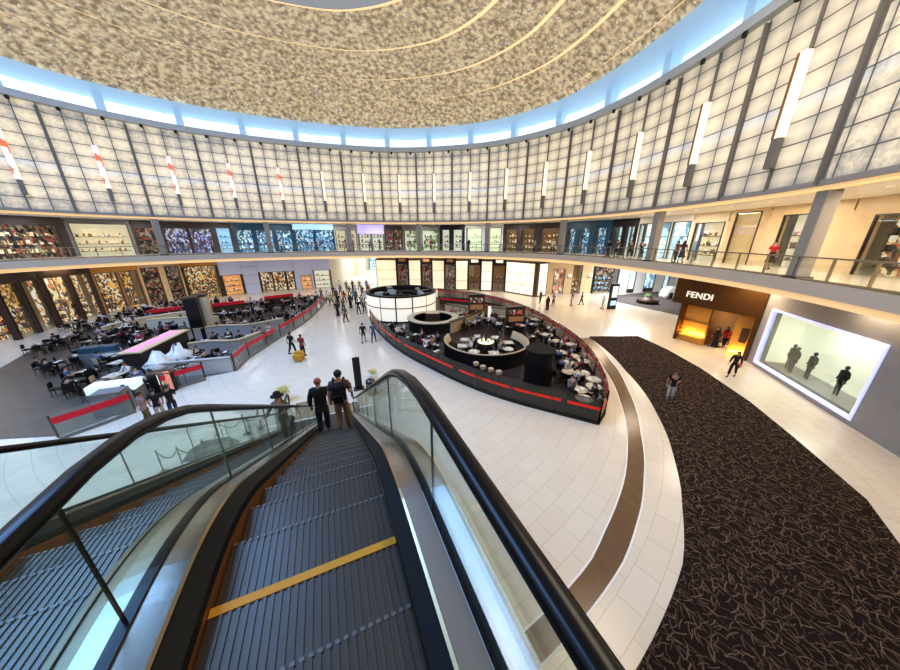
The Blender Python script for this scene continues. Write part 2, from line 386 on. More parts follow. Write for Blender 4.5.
# ground floor
b = MB(); b.box(-75, 75, -25, 95, -.3, 0); b.build('floor', mt['floor'], kind='structure')
# upper floor slab (skip the part right under the camera where the landing is)
ring_band('floor_upper', [(.05, F1), (14, F1)], mt['floor'], kind='structure')
ring_band('ceiling_ground', [(.35, SOF), (14, SOF)], mt['soffit'], kind='structure')
ring_band('trim_1', [(.35, SOF), (.35, SOF+.1), (.28, SOF+.1), (.28, SOF+.36)], mt['cove'], kind='structure')
ring_band('trim_2', [(.28, SOF+.36), (0, SOF+.36), (0, F1), (.05, F1), (.12, F1)], mt['fascia_stone'], kind='structure')
ring_band('ceiling_upper', [(.4, WB-.35), (14, WB-.35)], mt['soffit'], kind='structure')
ring_band('trim_3', [(.4, WB-.35), (.4, WB-.28), (.12, WB-.28), (.12, WB-.16)], mt['cove'], kind='structure')
ring_band('wall_back', [(14, 0), (14, WB)], mt['cream'], s0=58.9, s1=TOT+16.5, kind='structure'); ring_band('wall_rear', [(14, 0), (14, WB)], mt['cream'], s0=26.5, s1=50.6, kind='structure')
ring_band('wall_header', [(14, SOF), (14, WB)], mt['cream'], s0=50.6, s1=58.9, kind='structure'); ring_band('wall_lintel', [(14, SOF), (14, WB)], mt['cream'], s0=16.5, s1=26.5, kind='structure'); ring_band('ceiling_side', [(14, SOF), (30, SOF)], mt['soffit'], s0=8, s1=28, kind='structure')
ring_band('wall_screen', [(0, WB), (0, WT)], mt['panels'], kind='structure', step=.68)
ring_band('trim_4', [(.3, WB-.16), (-.12, WB-.16), (-.12, WB+.08), (0, WB+.08)], mt['grey_stone'], kind='structure')
ring_band('trim_5', [(0, WT), (-.5, WT), (-.5, WT+.55), (.5, WT+.62)], mt['ledge'], kind='structure')
ring_band('window_1', [(.5, WT+.62), (1.0, WT+1.8)], mt['clere'], kind='structure')
ring_band('trim_6', [(1.0, WT+1.8), (-.3, WT+2.0), (-2.1, WT+2.25)], mt['sky_trim'], kind='structure')  # blue glow around the clerestory put into the trim's emission
# mullions between the clerestory panes
for i in range(int(TOT/5.75)):
    s = 7.3+i*5.79
    if s > 95 and s < 150: continue
    p = ring(s); t = tang(s); M = Matrix.Translation((p.x, p.y, 0)) @ Matrix.Rotation(math.atan2(t.y, t.x), 4, 'Z')
    mb = MB(); mb.box(-.32, .32, -1.05, .1, WT+.5, WT+2.05, M)
    mb.build('trim_%d' % (20+i), mt['sky_trim'], kind='structure')
# dome: stepped rings, left open behind and above the camera to admit world light
DC = Vector((-10, 19))
def dome():
    prof = [(.94, WT+2.2), (.91, WT+2.9), (.905, WT+2.85), (.82, WT+4.1), (.80, WT+3.9), (.70, WT+4.8), (.68, WT+4.6), (.56, WT+5.4), (.54, WT+5.2), (.40, WT+5.8), (.38, WT+5.6)]
    bmd = bmesh.new(); bml = bmesh.new()
    n = 120; rowv = []
    for (k, z) in prof:
        rowv.append([(DC.x+(ring(TOT*i/n).x-DC.x)*k, DC.y+(ring(TOT*i/n).y-DC.y)*k, z) for i in range(n+1)])
    for j in range(len(prof)-1):
        for i in range(n):
            q = [rowv[j][i], rowv[j][i+1], rowv[j+1][i+1], rowv[j+1][i]]
            if sum(p[1] for p in q)/4 < 17 and j > 0: continue
            tgt = bml if prof[j][0]-prof[j+1][0] < .022 else bmd
            tgt.faces.new([tgt.verts.new(p) for p in q])
    for bm_, nm, mm in ((bmd, 'ceiling', mt['dome']), (bml, 'trim_7', mt['lit_warm'])):
        me = bpy.data.meshes.new(nm); bm_.to_mesh(me); bm_.free(); link(nm, me, mm, None, 'structure')
dome()
# fins on the screen wall
def local(s, off=0): 
    p = ring(s, off); t = tang(s); return (p.x, p.y), math.atan2(t.y, t.x)
# in the local frame x runs along the ring (towards the left of the photo), +y points into the atrium, because tangent is anticlockwise
fin_s = [(BS[i]+BS[i+1])/2 for i in range(len(BS)-1)]+[.2, TOT-5.3]
for s in fin_s:
    (x, y), r = local(s)
    f = T('wall_fin', 'slim dark grey vertical fin running the height of the backlit screen wall', 'fin', (x, y, WB-.1), r, 'full-height fins on the screen wall')
    MB().box(-.05, .05, 0, .26, 0, WT-WB-.1).build('blade', mt['fin_grey'], f)
    MB().box(-.11, .11, -.02, .06, 0, WT-WB-.1).build('back_plate', mt['fin_grey'], f)
fr = [('white banner light framed in brown', 'lit_cream')]
for i, s in enumerate(BS):
    (x, y), r = local(s)
    left = s > 60
    if left: lab, g = 'narrow red and white printed banner hung on left part of screen wall', 'printed banners on the left of the screen wall'
    else: lab, g = 'narrow glowing cream light blade above a dark grille on screen wall', 'light blades on the screen wall'
    f = T('hanging_banner' if left else 'light_blade', lab, 'banner' if left else 'light', (x, y, WB), r, g)
    MB().box(-.035, .035, .02, .16, 0, WT-WB-.1).build('rail', mt['fin_grey'], f)
    if left:
        MB().box(-.19, .19, .3, .34, 2.4, 6.2).build('printed_cloth', mt['banner_print'], f)
        MB().box(-.15, .15, .2, .4, 1.2, 2.4).build('grille', mt['fin_grey'], f)
    else:
        MB().box(-.2, .08, .1, .42, 2.5, 6.1).build('light_face', mt['lit_blade'], f)
        MB().box(.08, .2, .1, .46, 2.5, 6.1).build('casing', mt['wood'], f)
        MB().box(-.18, .18, .12, .44, 1.1, 2.5).build('grille', mt['fin_grey'], f)
# small black projectors along the ledge over the screen wall
for k in range(34):
    s = 1.4+k*2.7
    (x, y), r = local(s, -.45)
    o = MB().lathe([(.05,0),(.13,.03),(.15,.2),(.1,.3)], n=8).build('spotlight', mt['black'])
    o.location = (x, y, WT-.32); tag(o, 'small black spotlight under the ledge above the screen wall', 'spotlight', 'spotlights along the top ledge')
# round columns on the gallery
for s, nm in ((.2,'rightmost grey gallery column beside the cream stone wall'),(11.25,'wide grey gallery column before the bright white shop'),(22.85,'grey gallery column left of the dark blue shop'),(33.5,'grey gallery column left of the brown shopfront'),(44.0,'grey gallery column over the lit pillar facade'),(54.2,'grey gallery column above the far corridor'),(64.7,'grey gallery column above the lilac shutters'),(75.5,'grey gallery column at the left end of the gallery')):
    (x, y), r = local(s, .45)
    c = T('gallery_column', nm, 'column', (x, y, F1), r)
    MB().box(-.3, .3, -.3, .3, 0, WB-.35-F1).build('shaft', mt['column_stone'], c, bevel=.05)
    MB().box(-.38, .38, -.38, .38, 0, .12).build('base', mt['dark_steel'], c)
# gallery balustrade
bal = T('balustrade', 'glass balustrade with steel rail around the upper gallery edge', 'railing', (0,0,0))
def bal_part(nm, prof, m): return ring_band(nm, prof, m, s0=-9, s1=96, parent=bal, step=.9)
bal_part('glass_panel', [(.16, F1+.02), (.16, F1+1.02)], mt['clear_glass'])
bal_part('top_rail', [(.12, F1+1.02), (.12, F1+1.09), (.22, F1+1.09), (.22, F1+1.02), (.12, F1+1.02)], mt['steel'])
bal_part('glass_shoe', [(.1, F1), (.1, F1+.1), (.24, F1+.1), (.24, F1)], mt['steel'])
for k in range(60):
    s = -8.7+k*1.75
    (x, y), r = local(s, .16)
    o = MB().box(-.025, .025, -.04, .06, 0, 1.04).build('post', mt['steel'], bal); o.location = (x, y, F1); o.rotation_euler = (0, 0, r)

# floor inlays
def polar_table(pts):
    c = (-8.5, 21.5); tb = sorted((math.atan2(p[1]-c[1], p[0]-c[0]), math.hypot(p[0]-c[0], p[1]-c[1])) for p in pts)
    def f(a):
        if a <= tb[0][0]: return tb[0][1]
        if a >= tb[-1][0]: return tb[-1][1]
        for (a0, r0), (a1, r1) in zip(tb, tb[1:]):
            if a0 <= a <= a1: t = (a-a0)/(a1-a0); t = t*t*(3-2*t)*.3+t*.7; return r0+(r1-r0)*t
    return f
sl = polar_table([G(*p) for p in [(590,563),(608,525),(622,490),(628,440),(620,400),(605,370),(583,342)]])
sr = polar_table([G(*p) for p in [(622,563),(640,510),(644,470),(640,430),(628,390),(610,360),(592,340)]])
cl = polar_table([G(*p) for p in [(683,563),(682,500),(672,450),(655,410),(625,370),(594,341)]])
def arc_pts(f, a0, a1, n=60): return [(-8.5+f(a)*math.cos(a), 21.5+f(a)*math.sin(a)) for a in [a0+(a1-a0)*k/n for k in range(n+1)]]
A0 = -1.55; A1 = math.atan2(G(586,338).y-21.5, G(586,338).x+8.5)
def strip(name, f, g, z, m, a0=A0, a1=A1):
    bm = bmesh.new(); P = arc_pts(f, a0, a1); Q = arc_pts(g, a0, a1)
    for i in range(len(P)-1): bm.faces.new([bm.verts.new((*p, z)) for p in (P[i], Q[i], Q[i+1], P[i+1])])
    me = bpy.data.meshes.new(name); bm.to_mesh(me); bm.free(); return link(name, me, m, None, 'structure')
strip('trim_8', sl, sr, .006, mt['stripe'])
strip('trim_9', lambda a: sl(a)-.05, sl, .004, mt['white']); strip('trim_10', sr, lambda a: sr(a)+.05, .004, mt['white'])
# carpet
P = arc_pts(cl, A0, math.atan2(G(590,338).y-21.5, G(590,338).x+8.5))
R_ = [G(*p) for p in [(590,336.5),(638,336),(668,350),(700,368),(750,402),(793,437)]]+[Vector((14.3,7.4,0)), Vector((11,3,0)), Vector((7,-1,0))]
poly = P+[(p.x, p.y) for p in R_]
cpt = MB().prism(poly, .002, .022).build('carpet', mt['carpet']); tag(cpt, 'dark brown carpet with pale scribble pattern curving beside the brown band', 'carpet')
P2 = [G(*p) for p in [(618,295),(617,302),(640,307),(681,316),(684,305),(664,293),(656,291.8)]]
o = MB().prism([(p.x, p.y) for p in P2], .002, .02).build('carpet', mt['corridor_carpet']); tag(o, 'dark patterned carpet in the side corridor behind the touchscreen totem', 'carpet')

# ------------------------------------------------------------------ escalators
AZ = math.radians(23.3)
def zn(v):   # height (above ground) of the tread noses along the escalator
    z0 = -1.9; g = .588; L = 1.2; vb = 12.62
    if v < 1.4: z = z0
    elif v < 2.6: z = z0-g*(v-1.4)**2/(2*L)
    elif v < vb: z = z0-g*L/2-g*(v-2.6)
    elif v < vb+L: q = v-vb; z = (z0-g*L/2-g*(vb-2.6))-g*q+g*q*q/(2*L)
    else: z = -8.5
    return EYE+max(z, -8.5)
VS = [.2,.6,1.0,1.2]+[1.3+.1*k for k in range(14)]+[2.8,3.0]+[3.0+.6*k for k in range(1,16)]+[12.3,12.6,12.9,13.2,13.5,13.8,14.2]
def esc_xy(u, v):
    return Vector((u*math.cos(AZ)-v*math.sin(AZ), u*math.sin(AZ)+v*math.cos(AZ)))
def escalator(label, uc, updown):
    e = T('escalator', label, 'escalator', (*esc_xy(uc, 0), 0), AZ)
    # steps
    k = 0; v = .6
    while v < 14.0:
        z = zn(v); 
        nxt = zn(v+.4)
        mb = MB(); mb.box(-.5, .5, v-.4, v, z-.06, z)
        # riser under the nose
        if z-nxt > .01: mb.box(-.5, .5, v-.03, v, nxt-.02, z-.05)
        # grooves: raised cleats
        for q in range(25 if v < 5 else 0): mb.box(-.49+q*.04, -.49+q*.04+.018, v-.395, v-.008, z, z+.008)
        st = mb.build('step', mt['tread'], e)
        yl = k == 2; eb = MB()
        if yl: eb.box(-.5, .5, v-.045, v+.004, z-.004, z+.011)
        else:
            for q in range(25): eb.box(-.49+q*.04, -.49+q*.04+.024, v-.014, v+.004, z-.004, z+.010)
        edge = eb.build('step_edge', mt['yellow'] if yl else mt['edge_metal'], st)
        k += 1; v += .4
    def sweep(name, sec, m, v0=None, v1=None, smooth=True, extra=0):
        vs = [q for q in VS if (v0 is None or q >= v0) and (v1 is None or q <= v1)]
        return MB().section([[(u, v, zn(v)+dz) for (u, dz) in sec] for v in vs]).build(name, m, e, smooth=False)
    for sg in (-1, 1):
        m = lambda sec: [(sg*u, z) for u, z in sec]
        sweep('skirt_panel', m([(.505,-.35),(.52,-.35),(.52,.05),(.505,.05)]), mt['skirt_metal'])
        sweep('brush_guard', m([(.50,.06),(.59,.06),(.59,.19),(.50,.12)]), mt['black_matte'])
        if uc < -1 and sg == 1: continue
        sweep('deck_edge', m([(.582,.18),(.6,.18),(.6,.205),(.582,.20)]), mt['bronze_steel'])
        sweep('inner_deck', m([(.6,.05),(.73,.05),(.73,.21),(.6,.19)]), mt['steel'])
        sweep('glass_gasket', m([(.73,.05),(.785,.05),(.785,.225),(.73,.225)]), mt['rubber'])
        # glass panels
        gv = [-.3,1.35,2.75]+[2.75+1.5*k for k in range(1,7)]+[13.2,14.5]
        for a, b2 in zip(gv, gv[1:]):
            n = 8; st = []
            for q in range(n+1):
                v = a+.008+(b2-a-.016)*q/n
                st.append([(sg*u, v, zn(v)+dz) for u, dz in ((.756,.2),(.768,.2),(.768,.93),(.756,.93))])
            MB().section(st).build('glass_panel', mt['glass'], e)
            if 1 < b2 < 14: 
                MB().box(sg*.762-.007, sg*.762+.007, b2-.004, b2+.004, zn(b2)+.2, zn(b2)+.93).build('glass_joint', mt['dark_steel'], e)
        # handrail, with newel loop at the foot
        path = [(v, zn(v)+.965) for v in [-.6,.2,.8,1.2,1.5,1.8,2.1,2.4,2.7,3.0]+[3+.7*k for k in range(1,14)]+[12.4,12.8,13.2,13.6,14.1,14.6]]
        # soften the shoulder
        path += [(15.05,.93),(15.25,.8),(15.33,.6),(15.27,.42),(15.1,.3),(14.8,.24)]
        sts = []
        prof = [(-.046,-.012),(-.040,.018),(-.018,.03),(.018,.03),(.040,.018),(.046,-.012),(.036,-.03),(-.036,-.03)]
        for i, (v, z) in enumerate(path):
            a = path[max(0,i-1)]; c = path[min(len(path)-1,i+1)]
            d = Vector((c[0]-a[0], c[1]-a[1])).normalized(); nv, nz = -d.y, d.x
            sts.append([(sg*.765+p, v+nv*q, z+nz*q) for p, q in prof])
        MB().section(sts).build('handrail', mt['rubber'], e, smooth=True)
        ed = MB(); nl = MB()
        nl.section([[(sg*u, v, z) for u, z in ((.756,.25),(.768,.25),(.768,zt),(.756,zt))] for v, zt in ((14.5,.93),(14.9,.92),(15.1,.85),(15.24,.65))])
        nl.build('newel_glass', mt['glass'], e)
        # outer deck and cladding
        if not (sg == 1 and uc < -1) and not (sg == -1 and uc > -1): 
            sweep('outer_deck', m([(.785,.04),(.95,.04),(.95,.13),(.88,.17),(.785,.20)]), mt['bronze_steel'] if sg < 0 else mt['steel'])
            sweep('outer_cladding', m([(.90,-.95),(.95,-.95),(.95,.05),(.90,.05)]), mt['grey_stone'])
        elif uc > -1:
            sweep('shared_deck', [(-.785,.04),(-.785,.215),(-.9,.20),(-1.02,.17),(-1.06,.12),(-1.06,.04)], mt['deck_sheen'])
    sweep('truss', [(-.9,-1.0),(.9,-1.0),(.9,-.6),(-.9,-.6)], mt['dark_steel'])
    MB().box(-.5,.5,13.95,15.6,.0,.035).build('comb_plate', mt['steel'], e)
    MB().box(-.5,.5,-1.5,.2,F1-.05,F1+.003).build('landing_plate', mt['steel'], e)
    return e
escalator('escalator in the foreground with dark ribbed steps leading down to the atrium floor', -.30, 1)
escalator('neighbouring up escalator on the left, seen through the glass balustrade', -1.86, -1)
# landing slab under the camera
pl = [esc_xy(u, v) for u, v in ((-3.2,-6),(2.2,-6),(2.2,-.6),(.8,-.6),(.8,.1),(-2.9,.1),(-2.9,-.6),(-3.2,-.6))]
MB().prism([(p.x, p.y) for p in pl], F1-1.0, F1-.06).build('floor_landing', mt['grey_stone'], kind='structure')

# ------------------------------------------------------------------ shopfronts
def frame_from(pA, pB, z):
    d = Vector((pB[0]-pA[0], pB[1]-pA[1])); return (pA[0], pA[1], z), math.atan2(d.y, d.x), d.length
def shop(label, pA, pB, z0, h, fascia=.9, openings=((.08,.92),), wallm='cream', backm='goods_warm', depth=1.4, sign=None, shelves=True, frame='dark_steel', low=0, name='shopfront', headm=None, goods=None, pane='clear_glass'):
    loc, rz, W = frame_from(pA, pB, z0)
    t = T(name, label, 'shop', loc, rz)
    mb = MB(); xs = [0]
    for a, b2 in openings: xs += [a*W, b2*W]
    xs.append(W)
    for i in range(0, len(xs), 2):
        if xs[i+1]-xs[i] > .02: MB().box(xs[i], xs[i+1], 0, .35, 0, h-fascia).build('pier', mt[wallm], t)
    mb.bm.free()
    MB().box(.05, W-.05, -.03, .35, h-fascia, h).build('fascia', mt[headm or wallm], t)
    if sign: MB().box(W*.25, W*.75, -.1, -.03, h-fascia*.7, h-fascia*.35).build('sign_board', mt[sign], t)
    for a, b2 in openings:
        x0, x1 = a*W, b2*W; w = x1-x0
        MB().box(x0-.1, x1+.1, depth, depth+.05, 0, h-fascia+.02).build('display_backdrop', mt[backm], t)
        fm = MB(); fw = .07
        fm.box(x0, x0+fw, -.04, .1, low, h-fascia); fm.box(x1-fw, x1, -.04, .1, low, h-fascia); fm.box(x0+fw, x1-fw, -.04, .1, h-fascia-fw, h-fascia)
        if low: fm.box(x0, x1, -.02, .3, 0, low)
        wf = fm.build('window_frame', mt[frame], t)
        MB().box(x0+fw, x1-fw, .02, .04, low, h-fascia-fw).build('pane', mt[pane], wf)
        if shelves:
            sh = MB()
            for z in (.45, 1.25, 2.05): sh.box(x0+.2, x1-.2, depth-.45, depth-.02, z, z+.05)
            sh = sh.build('display_shelf', mt['dark_brown'], t)
            gd = MB(); x = x0+.3
            while x < x1-.4:
                for z in (.5, 1.3, 2.1):
                    ww = random.uniform(.12,.3); hh = random.uniform(.15,.5); gd.box(x, x+ww, depth-.4, depth-.12, z, z+hh)
                x += random.uniform(.35,.6)
            gd = gd.build('goods', mt[goods or 'goods_dark'], t); gd['kind'] = 'stuff'
    return t
def g2(px, py): p = G(px, py); return (p.x, p.y)
HG = SOF
# left run of the ground floor
fac = [(20,340),(60,326),(107,314.5),(150,306),(190,300.5),(225,296),(247,293.5),(262,292),(297,289.5),(315,288.5),(333,287.5)]
FP = [g2(*p) for p in fac]
shop('dark shopfront at the far left edge of the ground floor', FP[0], FP[1], 0, HG, .8, ((.06,.46),(.54,.94)), 'dark_brown', 'goods_gold')
shop('brown ground-floor shop with amber window left of the gold-lit shops', FP[1], FP[2], 0, HG, .8, ((.06,.46),(.54,.94)), 'dark_brown', 'goods_warm')
shop('amber-lit shop with a wide gold band above its dark display, far left', FP[2], FP[3], 0, HG, .9, ((.04,.5),(.55,.96)), 'dim_warm', 'goods_gold', headm='gold_glow')
shop('brown shop with crowded warm shelves, left of the dark gold shop', FP[3], FP[4], 0, HG, .7, ((.05,.45),(.6,.95)), 'cream_stone', 'goods_dark')
shop('dark gold shop left of the first lilac-grey panel', FP[4], FP[5], 0, HG, .9, ((.06,.94),), 'dark_brown', 'goods_gold', headm='gold_glow')
shop('lilac-grey fronted shop with small orange window', FP[5], FP[6], 0, HG, 2.5, ((.08,.92),), 'dark_brown', 'lit_orange', headm='lilac_panel', goods='goods_warm')
def panel(label, pA, pB, z0, h, m, seams=3):
    loc, rz, W = frame_from(pA, pB, z0); t = T('wall_panel', label, 'panel', loc, rz)
    MB().box(.03, W-.03, 0, .3, 0, h).build('sheet', mt[m], t)
    j = MB()
    for k in range(1, seams+1): j.box(.03, W-.03, -.02, 0, h*k/(seams+1)-.02, h*k/(seams+1)+.02)
    j.build('seam', mt['grey'], t); return t
panel('tall lilac-grey blank panel right of the small orange window', FP[6], FP[7], 0, HG, 'lilac_panel')
shop('shop with two lit amber windows under a lilac-grey fascia', FP[7], FP[8], 0, HG, 2.4, ((.04,.36),(.38,.72),(.76,.97)), 'dark_brown', 'goods_warm', headm='lilac_panel')
shop('pale lilac shop with an orange glow low in its doorway', FP[8], FP[9], 0, HG, 3.2, ((.3,.9),), 'lilac_panel', 'lit_orange', goods='goods_warm')
shop('white-lit shop window beside the far corridor', FP[9], FP[10], 0, HG, 2.4, ((.06,.94),), 'grey', 'lit_white', headm='lilac_panel', goods='goods_warm')
# far corridor behind the crowd
ca, cb_ = Vector(FP[10]), Vector(g2(378,287))
d = (cb_-ca); nrm_ = Vector((-d.y, d.x)).normalized()
cw = MB(); 
for q0, sgn in ((ca+d*-.02, -1), (cb_+d*.02, 1)):
    o = MB().prism([tuple(q0), tuple(q0+nrm_*34), tuple(q0+nrm_*34+d*.03*sgn), tuple(q0+d*.03*sgn)], 0, SOF).build('wall_corridor', mt['cream'], kind='structure')
o = MB().prism([tuple(ca-d*.1+nrm_*6), tuple(cb_+d*.1+nrm_*6), tuple(cb_+d*.1+nrm_*36), tuple(ca-d*.1+nrm_*36)], SOF+.05, SOF+.2).build('ceiling_corridor', mt['lit_cool'], kind='structure')
cw.bm.free()
shop('cool blue-lit shop at the end of the far corridor', tuple(ca+nrm_*34+d*-.05), tuple(ca+nrm_*34+d*1.05), 0, HG, 1.6, ((.05,.3),(.36,.64),(.7,.95)), 'light_grey', 'goods_cool', goods='goods_blue')
# lit pillar facade behind the drum
fb = [(378,288),(397,288.3),(410,288.6),(421,289),(433,289.3),(444,289.6),(456,290),(467,290.3),(481,290.8),(491,291.2),(505,291.8),(535,297),(545,295.5)]
FB = [g2(*p) for p in fb]
def litbox(label, pA, pB, h, nx, m='lit_white', name='light_box_pillar', z0=0, nz=3):
    loc, rz, W = frame_from(pA, pB, z0); t = T(name, label, 'light box', loc, rz)
    MB().box(0, W, 0, .9, 0, h).build('lit_face', mt[m], t)
    fr = MB(); fr.box(-.07, 0, -.05, .95, 0, h); fr.box(W, W+.07, -.05, .95, 0, h); fr.box(-.07, W+.07, -.05, .95, h, h+.15); fr.box(-.07, W+.07, -.06, .95, 0, .15)
    fr.build('frame', mt['dark_brown'], t)
    gr = MB()
    for k in range(1, nz): gr.box(0, W, -.03, 0, h*k/nz-.035, h*k/nz+.035)
    for k in range(1, nx): gr.box(W*k/nx-.025, W*k/nx+.025, -.03, 0, .1, h)
    gr.build('glazing_bar', mt['cream_stone'], t); return t
HB = 4.9
litbox('widest glowing pillar of the far facade, behind the left side of the lit drum', FB[0], FB[1], HB, 1, m='lit_pillar')
litbox('second glowing pillar of the far facade counted from the corridor', FB[2], FB[3], HB, 1, m='lit_pillar')
litbox('third glowing pillar of the far facade counted from the corridor', FB[4], FB[5], HB, 1, m='lit_pillar')
litbox('fourth glowing pillar of the far facade, behind the wooden cabinet', FB[6], FB[7], HB, 1, m='lit_pillar')
litbox('fifth glowing pillar, just left of the large light box wall', FB[8], FB[9], HB, 1)
litbox('large glowing white light box wall with thin gold bars', FB[10], FB[11], HB, 2, name='light_box_wall')
litbox('short glowing return at the right end of the large light box wall', FB[11], FB[12], HB, 1, name='light_box_wall')
for i, (j, l) in enumerate(((1,'dark shop bay between the first two glowing pillars'),(3,'dark shop bay between the second and third glowing pillars'),(5,'dark shop bay between the third and fourth glowing pillars'),(7,'brown shop bay between the fourth and fifth glowing pillars'),(9,'brown shop bay between the fifth pillar and the light box wall'))):
    shop(l, FB[j], FB[j+1], 0, HG, 1.3, ((.1,.9),), 'black', 'goods_dark' if i < 3 else 'dim_warm', sign='lit_white' if i > 2 else 'dim_warm', name='shop_bay')
# warm wall between light boxes and corridor
W0 = g2(545,294); W1 = g2(617,293)
def wfrac(f): return (W0[0]+(W1[0]-W0[0])*f, W0[1]+(W1[1]-W0[1])*f)
shop('warm stone wall with a dark framed red poster', wfrac(0), wfrac(.32), 0, HG, 1.7, ((.28,.75),), 'cream_stone', 'poster_print', depth=.5, shelves=False)
shop('warm stone wall with an open beige doorway', wfrac(.32), wfrac(.62), 0, HG, 1.1, ((.1,.5),), 'cream_stone', 'dim_warm', depth=.8, goods='goods_warm')
shop('black framed shop with teal glow at the end of the warm wall', wfrac(.62), wfrac(1.0), 0, HG, 1.2, ((.08,.95),), 'black', 'goods_dark', sign='lit_blue', goods='goods_blue')
# wall lamps
for f in (.3, .58):
    p = wfrac(f); ang = math.atan2(W1[1]-W0[1], W1[0]-W0[0])
    t = T('wall_lamp', 'round wall lamp %s' % ('left of the beige doorway' if f < .4 else 'right of the beige doorway'), 'lamp', (p[0], p[1]-.12, 2.9), ang)
    MB().ball((0,-.12,0), .28).build('globe', mt['lit_white'], t, smooth=True); MB().box(-.3,.3,-.02,.06,-.35,-.28).build('bracket', mt['black'], t)
# corridor wall, white with posters
gz0 = lambda a, b_: (G(a, b_).x, G(a, b_).y, 0)
C0 = g2(617.5,293.5); C1 = g2(668,288); C2 = g2(680,312)
C1 = g2(674, 290)
shop('white corridor wall with tall bright posters behind the rounded brown planter', C0, C1, 0, HG, 1.2, ((.14,.26),(.42,.6),(.76,.86)), 'white', 'goods_cool', depth=.4, shelves=False, low=.6)
shop('white corridor end wall behind the white rounded display stand', C1, g2(700, 294), 0, HG, 1.2, ((.2,.5),), 'white', 'lit_cool', depth=.5, shelves=False, low=.6)
t = T('display_stand', 'white rounded display stand with dark openings on the corridor carpet', 'stand', gz0(668,298), .2)
MB().section([[(x, y, z) for y, z in ((-.6,0),(-.7,.5),(-.6,hh*.8),(-.35,hh),(.35,hh),(.6,hh*.8),(.7,.5),(.6,0))] for x, hh in ((-1.1,1.1),(-.95,1.5),(-.3,1.75),(.6,1.75),(1.0,1.5),(1.15,1.0))]).build('shell', mt['white'], t, smooth=True)
MB().box(-.7,-.1,-.74,-.6,.15,.9).build('opening', mt['black'], t); MB().box(.3,.8,-.74,-.6,.15,.9).build('opening', mt['black'], t)

# FENDI portal
FA = G(679,340); FBp = G(748,361.5)
loc, rz, W = frame_from((FA.x, FA.y), (FBp.x, FBp.y), 0)
t = T('shop_portal', 'brown metal store portal with gold-lit entrance and white lettering', 'shop', loc, rz)
PH = SOF-.05
MB().box(-1.3, 4.75, -.1, .3, 3.2, PH).build('fascia', mt['fendi_brown'], t)
MB().box(4.5, 4.75, -.1, .6, 0, 3.2).build('jamb', mt['fendi_brown'], t)
MB().box(-.5, -.35, -.1, .6, 0, 3.2).build('jamb', mt['fendi_brown'], t)
gl = MB(); gl.box(-.35, 1.6, .5, .6, 0, 3.2); gl.build('gold_wall', mt['gold_glow'], t)
MB().box(-.35, 1.6, .2, .5, 0, .6).build('display_ledge', mt['gold_glow'], t)
MB().box(-.35, 1.6, .44, .5, 1.75, 1.85).build('gold_rib', mt['brass'], t)
MB().section([[(3.3,.3,z),(3.45,.3,z),(4.5,.75,z),(4.5,.9,z),(3.3,.45,z)] for z in (0,3.2)]).build('gold_wall', mt['gold_glow'], t)
MB().box(3.75, 4.15, .38, .5, 1.1, 2.2).build('niche', mt['dark_brown'], t)
MB().box(1.5, 3.4, 4.0, 4.1, 0, 3.2).build('interior_wall', mt['lit_display'], t)
MB().box(1.5, 1.6, .5, 4, 0, 3.2).build('interior_wall', mt['fendi_brown'], t); MB().box(3.3, 3.4, .5, 4, 0, 3.2).build('interior_wall', mt['gold_glow'], t)
MB().box(2.1, 2.9, 2.6, 3.1, 0, .9).build('display_plinth', mt['dark_brown'], t)
# lettering
cu = bpy.data.curves.new('letters', 'FONT'); cu.body = 'FENDI'; cu.size = .68; cu.extrude = .04; cu.space_character = 1.08; cu.offset = .008
tmp = bpy.data.objects.new('tmp', cu); col.objects.link(tmp)
bpy.context.view_layer.update()
me = bpy.data.meshes.new_from_object(tmp.evaluated_get(bpy.context.evaluated_depsgraph_get()))
bpy.data.objects.remove(tmp)
lt = link('lettering', me, mt['lit_white'], t, label='white raised letters reading FENDI')
lt.rotation_euler = (PI/2, 0, 0); lt.location = (-.3, -.16, 3.85)
# grey stone wall and lit window right of it
dn = Vector((FBp.x-FA.x, FBp.y-FA.y)).normalized()
E0 = Vector((FA.x, FA.y))+dn*4.75
wx = G(748,365); wend = Vector((wx.x, wx.y)); w2 = G(793,394); dd = (Vector((w2.x, w2.y))-wend).normalized()
E1 = E0+dd*16
loc, rz, W = frame_from(tuple(E0), tuple(E1), 0)
S_ = T('shopfront', 'grey stone shopfront with big blue-edged window of dark mannequins', 'shop', loc, rz)
a0, a1 = .75, 8.0
mb = MB(); mb.box(0, a0, 0, .4, 0, PH); mb.box(a1, W, 0, .4, 0, PH); mb.box(a0, a1, 0, .4, 0, .25); mb.box(a0, a1, 0, .4, 4.1, PH); mb.build('wall', mt['grey_stone'], S_)
for k, (x0, x1, z0, z1) in enumerate(((a0,a0+.12,.25,4.1),(a1-.12,a1,.25,4.1),(a0+.12,a1-.12,.25,.37),(a0+.12,a1-.12,3.98,4.1))):
    MB().box(x0, x1, -.06, .2, z0, z1).build('light_frame', mt['edge_blue'], S_)
MB().box(a0+.3, a0+.42, .1, .3, .45, 3.88).build('inner_frame', mt['fin_grey'], S_)
MB().box(a0, a1, 1.9, 2.0, .4, 4.1).build('display_backdrop', mt['lit_display'], S_); MB().box(a0-.05, a0+.05, .4, 1.9, .4, 4.1).build('display_side', mt['lit_display'], S_)
MB().box(a0+.3, a1-.3, .42, 1.9, .25, .4).build('display_floor', mt['grey'], S_)
MB().box(a0+.22, a1-.22, .02, .04, .45, 3.88).build('pane', mt['clear_glass'], S_)
SH_FR = (loc, rz)

